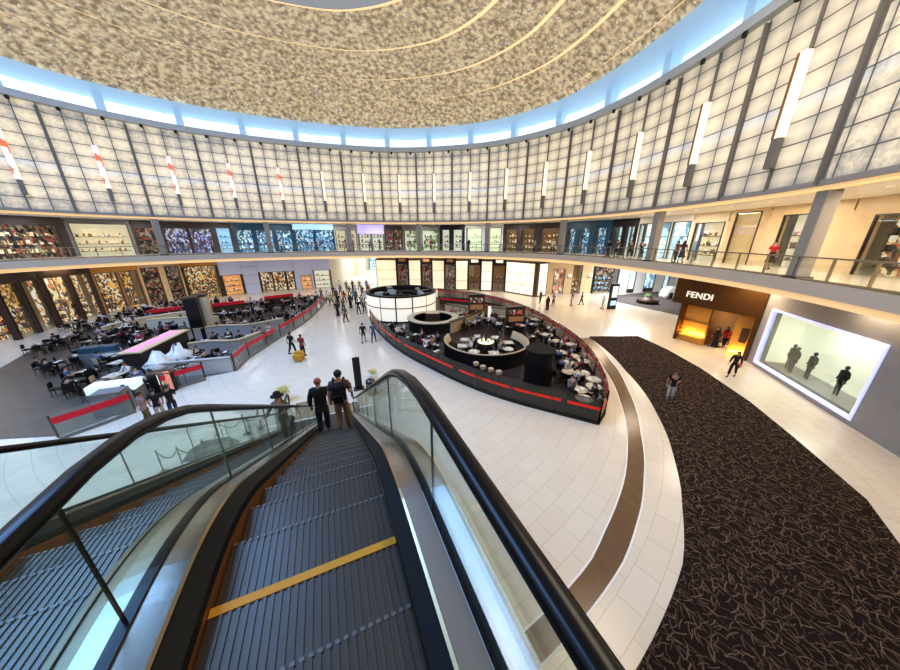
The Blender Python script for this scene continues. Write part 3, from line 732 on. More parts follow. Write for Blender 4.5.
# upper gallery shops
up = [(-9.5,-3,'cream stone gallery wall at the far right edge','cream_stone','lit_warm',((.3,.7),),1.2,'goods_warm'),
(-3,3.2,'cream gallery shopfront right of the rightmost gallery column','cream_stone','goods_warm',((.15,.5),(.62,.95)),.9,'goods_dark'),
(3.2,7.2,'cream gallery wall with a red dress window','cream_stone','lit_cream',((.2,.7),),.6,'poster_print'),
(7.2,9.6,'cream stone gallery bay with a tall tan wood panel','cream_stone','tan_wood',((.15,.8),),.2,None),
(9.6,12.4,'cream glass-fronted gallery bay with a long bench','cream','lit_cream',((.08,.92),),.8,'goods_warm'),
(12.4,17.3,'bright white-blue gallery shop with tall glazed front','white','goods_cool',((.03,.32),(.35,.64),(.67,.97)),.6,'goods_cool'),
(17.3,20.2,'gallery bay with dark frames left of bright white shop','black','lit_cool',((.1,.45),(.6,.9)),.8,'goods_dark'),
(20.2,25.3,'dark blue gallery shop with a lit white window','dim_blue','goods_blue',((.1,.3),(.38,.6),(.7,.92)),.8,'goods_blue'),
(25.3,32.7,'long dark brown gallery shopfront with amber windows','dim_dark','dim_warm',((.05,.27),(.34,.56),(.66,.95)),.7,'goods_warm'),
(32.7,37.9,'pale yellow-green lit gallery shop','white','lit_yellowgreen',((.04,.46),(.54,.96)),.5,'goods_green'),
(37.9,41.7,'gallery shop with white posters between black piers','black','lit_white',((.1,.4),(.55,.9)),.7,'goods_dark'),
(41.7,46.9,'gallery shop with green and grey goods','grey','goods_green',((.05,.48),(.53,.95)),.8,'goods_dark'),
(46.9,49.4,'dark gallery shop with red displays','dim_dark','goods_dark',((.05,.48),(.53,.95)),.7,'poster_print'),
(49.4,53.3,'gallery shop with violet sign strip','grey','lit_white',((.05,.48),(.53,.95)),1.4,'goods_dark'),
(53.3,56.6,'white-lit gallery shop left of the violet sign','light_grey','lit_cream',((.05,.48),(.53,.95)),.8,'goods_dark'),
(56.6,62.0,'blue gallery shop with wide bright counter display','dim_blue','goods_blue',((.04,.48),(.52,.96)),.8,'goods_blue'),
(62.0,68.8,'deep blue gallery shop left of the bright counter display','dim_blue','goods_blue',((.04,.3),(.36,.64),(.7,.96)),.9,'goods_cool'),
(68.8,70.7,'gallery bay with pale blue poster wall','dim_dark','lit_blue',((.15,.85),),.7,'goods_blue'),
(70.7,75.0,'indigo gallery shop crowded with small displays','dim_dark','goods_purple',((.04,.48),(.52,.96)),.8,'goods_purple'),
(75.0,77.1,'brown gallery bay between the indigo shop and cream window','dim_dark','goods_dark',((.1,.9),),.8,'goods_dark'),
(77.1,81,'gallery shop with big cream window left of the indigo shop','grey','lit_cream',((.05,.95),),.5,'goods_warm'),
(81,90,'dim gallery shopfront beyond the left cream window','dim_dark','goods_dark',((.05,.95),),.8,'goods_warm')]
for (s0, s1, lab, wm, bmn, ops, fs, gd) in up:
    off = 5.2
    pA = ring(s1, off); pB = ring(s0, off)
    hm = {'gallery shop with violet sign strip':'lit_purple','blue gallery shop with wide bright counter display':'lit_blue'}.get(lab)
    shop(lab, tuple(pA), tuple(pB), F1, WB-.35-F1, fs, ops, wm, bmn, goods=gd, headm=hm, depth=1.1 if gd else .3, shelves=bool(gd))

# ------------------------------------------------------------------ people
def skin_mesh(joints, edges, radii, root, sub=1):
    me = bpy.data.meshes.new('sk'); names = list(joints); idx = {n: i for i, n in enumerate(names)}
    me.from_pydata([joints[n] for n in names], [(idx[a], idx[b]) for a, b in edges], [])
    o = bpy.data.objects.new('sk', me); col.objects.link(o)
    bm = bmesh.new(); bm.from_mesh(me); L = bm.verts.layers.skin.verify(); bm.verts.ensure_lookup_table()
    for n in names:
        r = radii[n]; bm.verts[idx[n]][L].radius = r if isinstance(r, tuple) else (r, r)
        bm.verts[idx[n]][L].use_root = (n == root)
    bm.to_mesh(me); bm.free()
    sm = o.modifiers.new('s', 'SKIN'); sm.use_smooth_shade = True
    if sub: u = o.modifiers.new('u', 'SUBSURF'); u.levels = sub; u.render_levels = sub
    bpy.context.view_layer.update()
    out = bpy.data.meshes.new_from_object(o.evaluated_get(bpy.context.evaluated_depsgraph_get()))
    bpy.data.objects.remove(o)
    for p in out.polygons: p.use_smooth = True
    return out
PROT = {}
def person(kind, label='', pose='stand', top='shirt', bottom='trousers', hair='short', female=False, arms='down', hi=False):
    V = Vector; J = {}
    seated = pose == 'sit'
    zp = .52 if seated else .95
    st = {'walk': .2, 'stand': .03, 'sit': 0}[pose]
    sh = .165 if female else .19; hp = .095
    J['pelvis'] = V((0,0,zp)); J['waist'] = V((0,.01,zp+.17)); J['chest'] = V((0,.02,zp+.36)); J['neck'] = V((0,.0,zp+.52)); J['chin'] = V((0,.015,zp+.60)); J['head'] = V((0,.025,zp+.68)); J['crown'] = V((0,.015,zp+.745))
    for sg, n in ((-1,'L'),(1,'R')):
        J['sh'+n] = V((sg*sh,0,zp+.465))
        a = arms if isinstance(arms, str) else arms[0 if sg < 0 else 1]
        if seated and a == 'down': a = 'table'
        sw = sg*st*.8
        if a == 'down': J['el'+n] = V((sg*(sh+.065),-.03+sw*.4,zp+.19)); J['wr'+n] = V((sg*(sh+.07),.06+sw,zp-.04))
        elif a == 'bent': J['el'+n] = V((sg*(sh+.06),-.05,zp+.20)); J['wr'+n] = V((sg*(sh-.03),.2,zp+.22))
        elif a == 'phone': J['el'+n] = V((sg*(sh+.05),.02,zp+.21)); J['wr'+n] = V((sg*.08,.24,zp+.32))
        elif a == 'rail': J['el'+n] = V((sg*(sh+.14),.06,zp+.24)); J['wr'+n] = V((sg*(sh+.22),.28,zp+.12))
        elif a == 'table': J['el'+n] = V((sg*(sh+.06),.1,zp+.22)); J['wr'+n] = V((sg*.12,.33,zp+.26))
        J['hip'+n] = V((sg*hp,0,zp-.03))
        if seated:
            J['kn'+n] = V((sg*.13,.42,.5)); J['an'+n] = V((sg*.13,.44,.09)); J['to'+n] = V((sg*.14,.6,.045))
        else:
            s = sg*st
            J['kn'+n] = V((sg*.1,s*.55+.03,.50+abs(st)*.05)); J['an'+n] = V((sg*.1,s*1.0-(.06 if s < 0 else -.02),.09+(.07 if s < -.1 else 0))); J['to'+n] = V((sg*.115,J['an'+n].y+.15,.045+(0 if s > -.1 else .0)))
    E = [('pelvis','waist'),('waist','chest'),('chest','neck'),('neck','chin'),('chin','head'),('head','crown')]
    R = {'pelvis':(.125,.10),'waist':(.105,.085) if female else (.13,.10),'chest':(.13,.10) if female else (.15,.11),'neck':.058,'chin':(.068,.075),'head':(.082,.098),'crown':(.06,.075)}
    for n, sg in (('L',-1),('R',1)):
        E += [('chest','sh'+n),('sh'+n,'el'+n),('el'+n,'wr'+n),('pelvis','hip'+n),('hip'+n,'kn'+n),('kn'+n,'an'+n),('an'+n,'to'+n)]
        R.update({'sh'+n:.058,'el'+n:.042,'wr'+n:.027,'hip'+n:.088,'kn'+n:.056,'an'+n:.037,'to'+n:(.04,.028)})
        w = J['wr'+n]; d = (w-J['el'+n]).normalized(); side = V((1,0,0)) if abs(d.x) < .7 else V((0,0,1))
        side = (side-d*side.dot(d)).normalized(); nr = d.cross(side)
        if nr.y < 0: nr = -nr
        J['pa'+n] = w+d*.06; E.append(('wr'+n,'pa'+n)); R['pa'+n] = (.033,.02)
        if hi:
            for f in range(4):
                b0 = w+d*.09+side*(f-1.5)*.021; ln = (.062,.075,.07,.052)[f]
                J['f%d'%f+n] = b0; J['g%d'%f+n] = b0+d*ln*.55+side*(f-1.5)*.003+nr*.006; J['h%d'%f+n] = b0+d*ln*.95+nr*.028+side*(f-1.5)*.004
                E += [('pa'+n,'f%d'%f+n),('f%d'%f+n,'g%d'%f+n),('g%d'%f+n,'h%d'%f+n)]; R['f%d'%f+n] = .0095; R['g%d'%f+n] = .0088; R['h%d'%f+n] = .0075
            tn = w+d*.035-side*sg*.026
            J['t0'+n] = tn; J['t1'+n] = tn+d*.035-side*sg*.02+nr*.012; J['t2'+n] = tn+d*.065-side*sg*.022+nr*.026
            E += [('pa'+n,'t0'+n),('t0'+n,'t1'+n),('t1'+n,'t2'+n)]; R['t0'+n] = .012; R['t1'+n] = .0105; R['t2'+n] = .009
        else:
            for f in range(4):
                b0 = w+d*.085+side*(f-1.5)*.022; ln = (.07,.085,.078,.06)[f]
                J['f%d'%f+n] = b0; J['g%d'%f+n] = b0+d*ln+nr*.02
                E += [('pa'+n,'f%d'%f+n),('f%d'%f+n,'g%d'%f+n)]; R['f%d'%f+n] = .0095; R['g%d'%f+n] = .008
            tn = w+d*.04-side*sg*.026
            J['t0'+n] = tn; J['t1'+n] = tn+d*.05-side*sg*.02+nr*.015
            E += [('pa'+n,'t0'+n),('t0'+n,'t1'+n)]; R['t0'+n] = .011; R['t1'+n] = .009
    root = T('person', label or 'person', 'person', (0,0,0))
    body = link('body', skin_mesh(J, E, R, 'pelvis', 1), mt['skin'], root)
    # nose and ears in a small face mesh fused with the body mesh
    bmx = bmesh.new(); bmx.from_mesh(body.data)
    hz = J['head']
    def addball(c, r, sx, sy, sz):
        g = bmesh.ops.create_uvsphere(bmx, u_segments=6, v_segments=5, radius=r)
        for q in g['verts']: q.co = V((q.co.x*sx+c[0], q.co.y*sy+c[1], q.co.z*sz+c[2]))
    addball(hz+V((0,.098,-.012)), .016, .8, 1.2, 1.5)
    for sg in (-1,1): addball(hz+V((sg*.083,0,-.01)), .02, .5, .9, 1.4)
    bmx.to_mesh(body.data); bmx.free()
    if hi:
        ey = MB()
        for sg in (-1,1): ey.ball(hz+V((sg*.03,.088,.012)), .009, u=6, v=4)
        ey.build('eyes', mt['eye'], root)
        MB().ball(hz+V((0,.09,-.052)), .014, 1.6, .5, .4, 8, 4).build('mouth', mt['rust'], root)
    # hair
    hb = MB()
    if hair != 'bald':
        g = hb.ball(hz+V((0,-.012,.028)), .102, .92, 1.02, .93, 12, 8)
        for v in list(hb.bm.verts):
            if v.co.z < hz.z+.01 and v.co.y > .03: v.co.z = hz.z+.045
            if v.co.z < hz.z-.05: v.co.z = hz.z-.05
        if hair == 'long': hb.section([[(x*w, -.06+y*dd-.02*k, z) for x, y in ((-1,0),(-.7,-.8),(0,-1),(.7,-.8),(1,0),(0,.3))] for k, (z, w, dd) in enumerate(((hz.z+.04,.085,.05),(hz.z-.08,.1,.06),(hz.z-.25,.11,.05),(hz.z-.33,.06,.03)))])
        if hair == 'scarf': hb.section([[(x*w, y*dd-.01, z) for x, y in ((-1,0),(-.7,-.9),(0,-1.1),(.7,-.9),(1,0),(.5,.5),(-.5,.5))] for (z, w, dd) in ((hz.z+.02,.1,.1),(hz.z-.1,.1,.1),(hz.z-.19,.15,.11),(hz.z-.24,.17,.12))])
        hb.build('hair' if hair != 'scarf' else 'headscarf', mt['hairm'], root, smooth=True)
    else:
        hb.ball(hz+V((0,-.03,-.0)), .1, .95, .9, .6, 12, 8); hb.build('hair', mt['hairm'], root, smooth=True)
    # clothes
    def sub_(nms, grow, edges, rootn, ends={}):
        JJ = {n: J[n].copy() for n in nms}; RR = {}
        for n in nms:
            r = R[n]; r = r if isinstance(r, tuple) else (r, r); gg = grow.get(n, .018); RR[n] = (r[0]+gg, r[1]+gg)
        JJ.update(ends.get('J', {})); RR.update(ends.get('R', {}))
        return skin_mesh(JJ, edges, RR, rootn, 1)
    te = [('pelvis','waist'),('waist','chest'),('chest','collar'),('chest','shL'),('chest','shR')]
    ends = {'J': {'collar': J['chest'].lerp(J['neck'], .72)}, 'R': {'collar': (.075,.07)}}
    nms = ['pelvis','waist','chest','shL','shR']
    for n in 'LR':
        if top in ('jacket','longsleeve','gown'):
            ends['J']['cuff'+n] = J['el'+n].lerp(J['wr'+n], .88); ends['R']['cuff'+n] = (.045,.045) if top != 'gown' else (.07,.07); nms.append('el'+n)
            te += [('sh'+n,'el'+n),('el'+n,'cuff'+n)]
        else:
            ends['J']['sl'+n] = J['sh'+n].lerp(J['el'+n], .7); ends['R']['sl'+n] = (.068,.068); te += [('sh'+n,'sl'+n)]
    gr = {'pelvis':.022,'waist':.022,'chest':.02}
    if top == 'jacket':
        gr = {'pelvis':.045,'waist':.045,'chest':.035,'shL':.035,'shR':.035,'elL':.03,'elR':.03}
    if top in ('jacket','shirt','longsleeve') and pose != 'sit':
        ends['J']['hem'] = J['pelvis']+V((0,0,-.07)); ends['R']['hem'] = (.155,.125) if top == 'jacket' else (.14,.115); te.append(('pelvis','hem'))
    tp = link({'jacket':'jacket','gown':'gown_top','longsleeve':'shirt','shirt':'shirt'}[top], sub_(nms, gr, te, 'pelvis', ends), mt['cloth_a'], root)
    if bottom in ('trousers','shorts'):
        be = [('pelvis','belt'),('pelvis','hipL'),('pelvis','hipR')]; en = {'J': {'belt': J['pelvis'].lerp(J['waist'], .5)}, 'R': {'belt': (.125,.1)}}; nm2 = ['pelvis','hipL','hipR']
        for n in 'LR':
            if bottom == 'shorts': en['J']['cu'+n] = J['hip'+n].lerp(J['kn'+n], .95); en['R']['cu'+n] = (.09,.09); be += [('hip'+n,'cu'+n)]
            else:
                en['J']['cu'+n] = J['kn'+n].lerp(J['an'+n], .93); en['R']['cu'+n] = (.062,.066); nm2.append('kn'+n); be += [('hip'+n,'kn'+n),('kn'+n,'cu'+n)]
        link('trousers' if bottom == 'trousers' else 'shorts', sub_(nm2, {'pelvis':.012,'hipL':.022,'hipR':.022,'knL':.024,'knR':.024}, be, 'pelvis', en), mt['cloth_a'], root)
    else:
        low = .08 if bottom == 'gown' else .45
        MB().lathe([(.0,zp+.12),(.135,zp+.12),(.165,zp-.05),(.19,zp-.3),(.22 if bottom == 'gown' else .24,low+.1),(.25,low)], n=16, sx=1, sy=.78 if pose != 'walk' else .95, cap=False).build('skirt', mt['cloth_a'], root, smooth=True)
    for n in 'LR':
        a, t_ = J['an'+n], J['to'+n]
        MB().section([[(a.x+x*w, y, max(0,z0)+z) for x, z in ((-1,0),(-1,.05),(-.6,hh),(.6,hh),(1,.05),(1,0))] for (y, w, hh, z0) in ((a.y-.07,.032,.08,a.z-.09),(a.y,.042,.11,a.z-.09),(t_.y-.06,.045,.07,0),(t_.y+.05,.038,.055,0),(t_.y+.09,.022,.04,0))]).build('shoe', mt['shoe'], root, smooth=True)
    return root
def C4(c, a=1): return (*c, a)
SK = [(.55,.34,.24),(.42,.25,.16),(.62,.42,.31),(.25,.14,.09)]
HR = [(.02,.015,.012),(.05,.03,.02),(.12,.06,.03)]
def place(proto, loc, rz, label, top, bot, skin=0, hair=0, group=None, scale=None):
    c = {'body': C4(SK[skin]), 'hair': C4(HR[hair] if isinstance(hair, int) else hair), 'headscarf': C4(top), 'shirt': C4(top), 'jacket': C4(top), 'gown_top': C4(top), 'trousers': C4(bot), 'shorts': C4(bot), 'skirt': C4(bot)}
    return dup(PROT[proto], loc, rz, label, group, c, scale)
PROT['m_walk'] = person('m', pose='walk'); PROT['m_stand'] = person('m', pose='stand', arms=('bent','down'))
PROT['f_walk'] = person('f', pose='walk', female=True, hair='long', top='longsleeve'); PROT['f_skirt'] = person('f', pose='walk', female=True, hair='long', bottom='skirt')
PROT['abaya'] = person('f', pose='walk', female=True, hair='scarf', top='gown', bottom='gown'); PROT['shorts'] = person('m', pose='walk', bottom='shorts')
PROT['sit'] = person('m', pose='sit', top='longsleeve'); PROT['sit_f'] = person('f', pose='sit', female=True, hair='long')
PROT['phone'] = person('m', pose='stand', arms=('phone','phone')); 
PROT['hi_jacket'] = person('m', pose='stand', top='jacket', hair='short', arms=('down','down'), hi=True)
PROT['hi_pack'] = person('m', pose='stand', arms=('down','bent'), hi=True)
PROT['hi_dress'] = person('f', pose='stand', female=True, hair='long', top='longsleeve', bottom='gown', arms=('bent','rail'), hi=True)
PROT['hi_talk'] = person('m', pose='stand', arms=('down','bent'), hi=True)
def gz(px, py, z=0): p = G(px, py, z); return (p.x, p.y, z)
def face(px, to_cam=True, extra=0):
    return extra
CAMF = PI  # facing the camera (-y)
blackc = (.015,.015,.018); navy = (.02,.03,.07); khaki = (.3,.2,.1); white_ = (.75,.74,.72); greyc = (.25,.25,.26)
# escalator riders
def esc_pt(px, py, u=None, dz=0):
    best = None
    r = ray(px, py); 
    t = .5
    while t < 30:
        x, y, z = r[0]*t, r[1]*t, EYE+r[2]*t
        v = -x*math.sin(AZ)+y*math.cos(AZ); uu = x*math.cos(AZ)+y*math.sin(AZ)
        if z <= zn(v): break
        t += .01
    if u is not None: uu = u
    # centre on the tread that v falls on
    k = round((v+.2-.6)/.4); vc = .6+.4*k-.2
    p = esc_xy(uu, vc); return (p.x, p.y, zn(.6+.4*k)+.012)
pm = esc_pt(345,428); pj = esc_pt(325,431)
place('hi_jacket', pj, AZ, 'man in black jacket with ginger hair, riding down the escalator on the left', blackc, navy, 0, (.30,.10,.04), scale=1.05)
place('hi_pack', pm, AZ-.15, 'man in plum shirt and khaki trousers wearing a black backpack, on the escalator', (.13,.07,.075), khaki, 0, 0, scale=1.07)
bp = T('backpack', 'black backpack on the back of the man in khaki trousers', 'backpack', pm, AZ-.15); bp.scale = (1.07,)*3
MB().section([[(x*w, -.13-d*(1-abs(x)*.3)*y_, z) for x, y_ in ((-1,0),(-1,.7),(0,1),(1,.7),(1,0))] for z, w, d in ((1.0,.13,.12),(1.05,.16,.19),(1.25,.165,.2),(1.42,.15,.16),(1.5,.1,.08))]).build('bag', mt['black_matte'], bp, smooth=False, bevel=.02)
MB().section([[(x*.12, -.3-.06*y_, z) for x, y_ in ((-1,0),(-1,1),(1,1),(1,0))] for z in (1.04,1.24)]).build('pocket', mt['black'], bp, bevel=.01)
for sg in (-1,1): MB().tube([(sg*.1,-.14,1.48),(sg*.115,-.04,1.56),(sg*.12,.1,1.5),(sg*.125,.14,1.36),(sg*.13,.08,1.2),(sg*.13,-.1,1.1)], .017, 6).build('strap', mt['black_matte'], bp)
wp = esc_pt(278,438, u=-1.95)
place('hi_dress', wp, AZ+PI, 'woman in patterned grey-green dress and wide black hat riding up the left escalator', (.12,.12,.10), (.16,.17,.13), 2, (.32,.10,.03))
ht = T('sun_hat', 'wide black hat on the woman riding up', 'hat', (wp[0], wp[1], wp[2]+1.68), AZ+PI)
MB().lathe([(.20,-.01),(.19,.0),(.11,.02),(.10,.12),(.07,.14)], n=20).build('crown_and_brim', mt['black_matte'], ht, smooth=True)
MB().lathe([(.106,.03),(.112,.03),(.108,.06),(.102,.06)], n=20).build('hat_band', mt['dark_brown'], ht)
p2 = esc_pt(368,402, u=.05)

# people on the ground floor
place('m_stand', gz(669,399), PI-.6, 'man in black t-shirt and pale trousers standing on the dark carpet', blackc, (.6,.56,.48), 1, 0, scale=1.02)
place('f_walk', gz(731,376), PI/2+.5, 'woman in black coat walking on the tiles between carpet and lit window', blackc, blackc, 0, 0)
hb_ = T('handbag', 'red handbag carried by the woman in black', 'handbag', (gz(734.5,376)[0]+.1, gz(731,376)[1], .62), .4)
MB().box(-.16,.16,-.06,.06,0,.26).build('bag', mt['crimson'], hb_, bevel=.02); MB().tube([(-.1,0,.25),(-.08,0,.38),(.08,0,.38),(.1,0,.25)], .01, 6).build('handle', mt['crimson'], hb_)
place('shorts', gz(364,342.5), .1, 'man in black top and shorts walking alone on the white walkway', blackc, greyc, 1, 0)
place('m_walk', gz(374,342), 0, 'man in blue-grey clothes walking beside the curved cafe wall', (.06,.10,.18), (.08,.1,.14), 1, 0)
place('m_walk', gz(293,353.5), -.3, 'person in black walking left of the red-topped person', blackc, blackc, 3, 0)
place('m_stand', gz(303.5,356), -.2, 'person in dark red top behind a yellow cleaning bucket', (.25,.03,.03), (.03,.02,.025), 3, 0)
bk = T('cleaning_bucket', 'yellow wheeled cleaning bucket by the red-topped person', 'bucket', (gz(303.5,357.5)[0], gz(303,357.5)[1]-.6, 0), 0)
MB().section([[(x*w, y*d, z) for x, y in ((-1,-1),(1,-1),(1,1),(-1,1))] for z, w, d in ((.1,.22,.3),(.55,.28,.38))]).build('tub', mt['yellow'], bk, bevel=.02)
MB().box(-.26,.26,-.1,.3,.55,.7).build('wringer', mt['yellow'], bk)
wl = MB()
for x, y in ((-.2,-.28),(.2,-.28),(-.2,.28),(.2,.28)): wl.ball((x,y,.05), .05, .5, 1, 1, 8, 6)
wl.build('wheels', mt['black'], bk)
# crowd at the far end of the walkway
cr = [(346,322,'m'),(338,316,'a'),(344,312,'m'),(332,305,'y'),(339,307,'m'),(345,303,'r'),(351,308,'a'),(357,305,'m'),(362,308,'m'),(366,303,'w'),(371,306,'a'),(350,297,'m'),(356,296,'w'),(363,297,'m'),(369,296,'r'),(341,296,'b'),(334,297,'m'),(328,303,'w'),(322,300,'m'),(374,300,'m'),(347,291,'m'),(353,290,'a'),(360,290,'m'),(367,290,'b'),(340,290,'w'),(337,301,'a'),(359,314,'m'),(354,301,'b'),(372,312,'w'),(365,313,'m')]
looks = {'m': ('m_walk', [blackc,(.1,.1,.12),(.05,.07,.12),(.15,.1,.07)], 'dark shirt'), 'a': ('abaya', [blackc,(.03,.025,.03)], 'long black gown'), 'y': ('m_walk', [(.6,.42,.02)], 'yellow shirt'), 'r': ('f_walk', [(.45,.03,.03)], 'red top'), 'w': ('m_walk', [white_], 'white shirt'), 'b': ('f_walk', [(.1,.2,.4)], 'blue top')}
cnt = {}
for i, (x, y, k) in enumerate(cr):
    pr, cs, desc = looks[k]; c = random.choice(cs)
    cnt[k] = cnt.get(k, 0)+1
    if k == 'y': lab, g = 'person in yellow shirt walking in the far crowd', None
    else: lab, g = 'person in %s walking in the crowd at the far end of the walkway' % desc, 'far crowd in %s' % desc
    place(pr, gz(x, y), random.choice((0, PI))+random.uniform(-.5,.5), lab, c, blackc if k in 'am' else (.05,.06,.1), random.randrange(4), 0, g)
# left foreground group
place('hi_talk', gz(150,424), -.3, 'person in dusty pink top and olive trousers at left, behind the escalator rail', (.32,.2,.2), (.17,.11,.04), 1, 0)
place('hi_talk', gz(163,420), .5, 'man in black t-shirt standing in the middle of the left group', blackc, (.5,.42,.36), 1, 0)
place('hi_pack', gz(176,416), .9, 'person in black with striped backpack strap, right of the left group', blackc, (.03,.05,.1), 1, 0)
# right side distance
place('m_stand', gz(540,303), .6, 'person in black by the end of the large light box wall', blackc, blackc, 1, 0)
place('abaya', gz(547,310), 0, 'person in long black gown near the large light box wall', blackc, blackc, 1, 0)
place('phone', gz(553,306), 2.2, 'person in grey looking at a phone by the stone wall', greyc, blackc, 1, 0)
place('f_walk', gz(571,306), .3, 'woman in beige top near the beige doorway', (.5,.4,.28), (.25,.2,.15), 0, 1)
place('m_walk', gz(581,305), 1.2, 'person in black left of the touchscreen totem', blackc, blackc, 1, 0)
place('shorts', gz(602,309), .4, 'person with turquoise shorts standing at the touchscreen totem', (.55,.5,.42), (.1,.5,.5), 0, 0)
p_ = SH_FR
place('abaya', gz(714,347), 1.2, 'person in black entering the gold-lit store', blackc, blackc, 1, 0)
place('f_walk', gz(723,347), -.6, 'woman in red coat inside the gold-lit store entrance', (.4,.02,.02), blackc, 0, 0)
# upper gallery people
ug = [(4.6,3.2,'person in red dress by the cream gallery wall','f_skirt',(.45,.02,.03)),(9.2,1.3,'person in burgundy beside the bright white gallery shop','f_skirt',(.12,.03,.04)),(9.9,1.5,'person in brown leaning on rail beside the bright white gallery shop','m_stand',(.12,.07,.04)),(13.5,1.5,'person in black right of the wide gallery column','m_stand',blackc),(15.2,2,'person in black left of the wide gallery column','m_walk',blackc),(17.2,2.5,'person in dark grey before the dark blue gallery shop','phone',(.06,.06,.07)),(18.0,2.2,'person in black gown before the dark blue gallery shop','abaya',blackc),
      (24.8,2,'person in white shirt before the near-black gallery shop','m_walk',white_),(27.5,2.4,'person in grey before the long brown gallery shopfront','m_walk',greyc),(36.7,2,'person in black before the white poster shop on the gallery','abaya',blackc),(42.5,2.2,'person in red before the green goods shop on the gallery','f_walk',(.4,.03,.03)),(50.0,2,'person in black under the violet sign','m_walk',blackc),(51.4,2.4,'person in blue under the violet sign','m_walk',(.05,.1,.3)),(53.9,2,'person in black by the white-lit gallery shop','phone',blackc),(55.0,2.3,'person in beige by the white-lit gallery shop','f_walk',(.5,.4,.3)),
      (59,2,'person in black before the blue counter display','m_walk',blackc),(63.5,2,'person in white before the deep blue gallery shop','m_walk',white_),(71,2,'person in black before the indigo gallery shop','m_stand',blackc)]
for s, off, lab, pr, c in ug:
    q = ring(s, off); place(pr, (q.x, q.y, F1), random.uniform(0,6.28), lab, c, blackc, random.randrange(3), 0)
# mannequins in the lit window
(loc, rz) = SH_FR
R_m = Matrix.Translation(loc) @ Matrix.Rotation(rz, 4, 'Z')
def mannequin(x, y, lab):
    p = R_m @ Vector((x, y, .4)); t = T('mannequin', lab, 'mannequin', tuple(p), rz+PI)
    MB().section([[(math.cos(a)*w, math.sin(a)*d, z) for a in [k*PI/5 for k in range(10)]] for z, w, d in ((.75,.21,.14),(.95,.18,.13),(1.2,.16,.11),(1.38,.21,.12),(1.46,.16,.09),(1.5,.05,.05))]).build('coat', mt['black_matte'], t, smooth=True)
    for sg in (-1,1):
        MB().tube([(sg*.08,0,.8),(sg*.09,.02,.45),(sg*.09,0,.02)], [.08,.055,.04], 8).build('leg', mt['black'], t)
        MB().tube([(sg*.2,0,1.4),(sg*.25,-.02,1.12),(sg*.24,.06,.88)], [.06,.045,.035], 8).build('arm', mt['black_matte'], t)
    MB().ball((0,0,1.62), .1, .85, .95, 1.2).build('head', mt['black'], t, smooth=True)
mannequin(2.0, 1.0, 'leftmost black-coated mannequin in blue-edged window'); mannequin(2.6, .8, 'second black-coated mannequin from the left in blue-edged window'); mannequin(3.4, 1.1, 'third black-coated mannequin from the left in blue-edged window')
mannequin(5.4, 1.1, 'fourth black-coated mannequin from the left in blue-edged window')

# ------------------------------------------------------------------ cafe furniture prototypes
def proto_chair(name='cafe_chair', seatm='beige_seat'):
    t = T(name, 'x', 'chair')
    MB().box(-.22,.22,-.22,.22,.42,.48).build('seat', mt[seatm], t, bevel=.015)
    MB().section([[(x, -.2-.05*math.cos(x*5)*0-y_, z) for x, y_ in ((-.22,0),(-.1,.04),(.1,.04),(.22,0),(.22,-.03),(.1,.01),(-.1,.01),(-.22,-.03))] for z in (.55,.85)]).build('backrest', mt[seatm], t)
    for sx in (-1,1):
        for sy in (-1,1):
            MB().tube([(sx*.19,sy*.19,.42),(sx*.21,sy*.21,0)], .016, 6).build('leg', mt['black'], t)
        MB().tube([(sx*.19,-.2,.45),(sx*.2,-.22,.6)], .014, 6).build('back_post', mt['black'], t)
    return t
def proto_table(r=.42, sq=False):
    t = T('cafe_table', 'x', 'table')
    if sq: MB().box(-.38,.38,-.38,.38,.71,.745).build('tabletop', mt['table_top'], t, bevel=.01)
    else: MB().lathe([(r-.01,.71),(r,.72),(r,.735),(r-.01,.745)], n=24).build('tabletop', mt['table_top'], t)
    MB().lathe([(.035,.02),(.03,.71)], n=10).build('pedestal', mt['black'], t); MB().lathe([(.24,0),(.23,.02),(.04,.04)], n=16).build('base', mt['black'], t)
    return t
CH = proto_chair(); CHD = proto_chair('cafe_chair', 'black_matte'); TB = proto_table(); TS = proto_table(sq=True)
def mono(root, name):   # a single-mesh version for far copies
    bm = bmesh.new(); mats = []
    for ch in root.children:
        m_ = ch.data.materials[0]
        if m_ not in mats: mats.append(m_)
        n0 = len(bm.faces); bm.from_mesh(ch.data); bm.faces.ensure_lookup_table()
        for f in bm.faces[n0:]: f.material_index = mats.index(m_)
    me = bpy.data.meshes.new(name); bm.to_mesh(me); bm.free(); me.materials.clear()
    for m_ in mats: me.materials.append(m_)
    return me
CHM = mono(CH, 'cafe_chair'); CHDM = mono(CHD, 'cafe_chair'); TBM = mono(TB, 'cafe_table'); TSM = mono(TS, 'cafe_table')
def put(me, name, loc, rz, label, cat, group):
    o = bpy.data.objects.new(name, me); col.objects.link(o); o.location = loc; o.rotation_euler = (0,0,rz); return tag(o, label, cat, group)
AV = []; USED = []
def seg_d(x, y, a, b2):
    dx, dy = b2[0]-a[0], b2[1]-a[1]; L2 = dx*dx+dy*dy
    t = 0 if L2 == 0 else max(0, min(1, ((x-a[0])*dx+(y-a[1])*dy)/L2)); return math.hypot(x-a[0]-dx*t, y-a[1]-dy*t)
def avoid_path(path, w):
    for a, b2 in zip(path, path[1:]): AV.append((a[0], a[1], b2[0], b2[1], w))
def free(x, y, r):
    for q in AV:
        if seg_d(x, y, q[:2], q[2:4]) < r+q[4]: return False
    for (ux, uy, ur) in USED:
        if math.hypot(x-ux, y-uy) < r+ur: return False
    return True
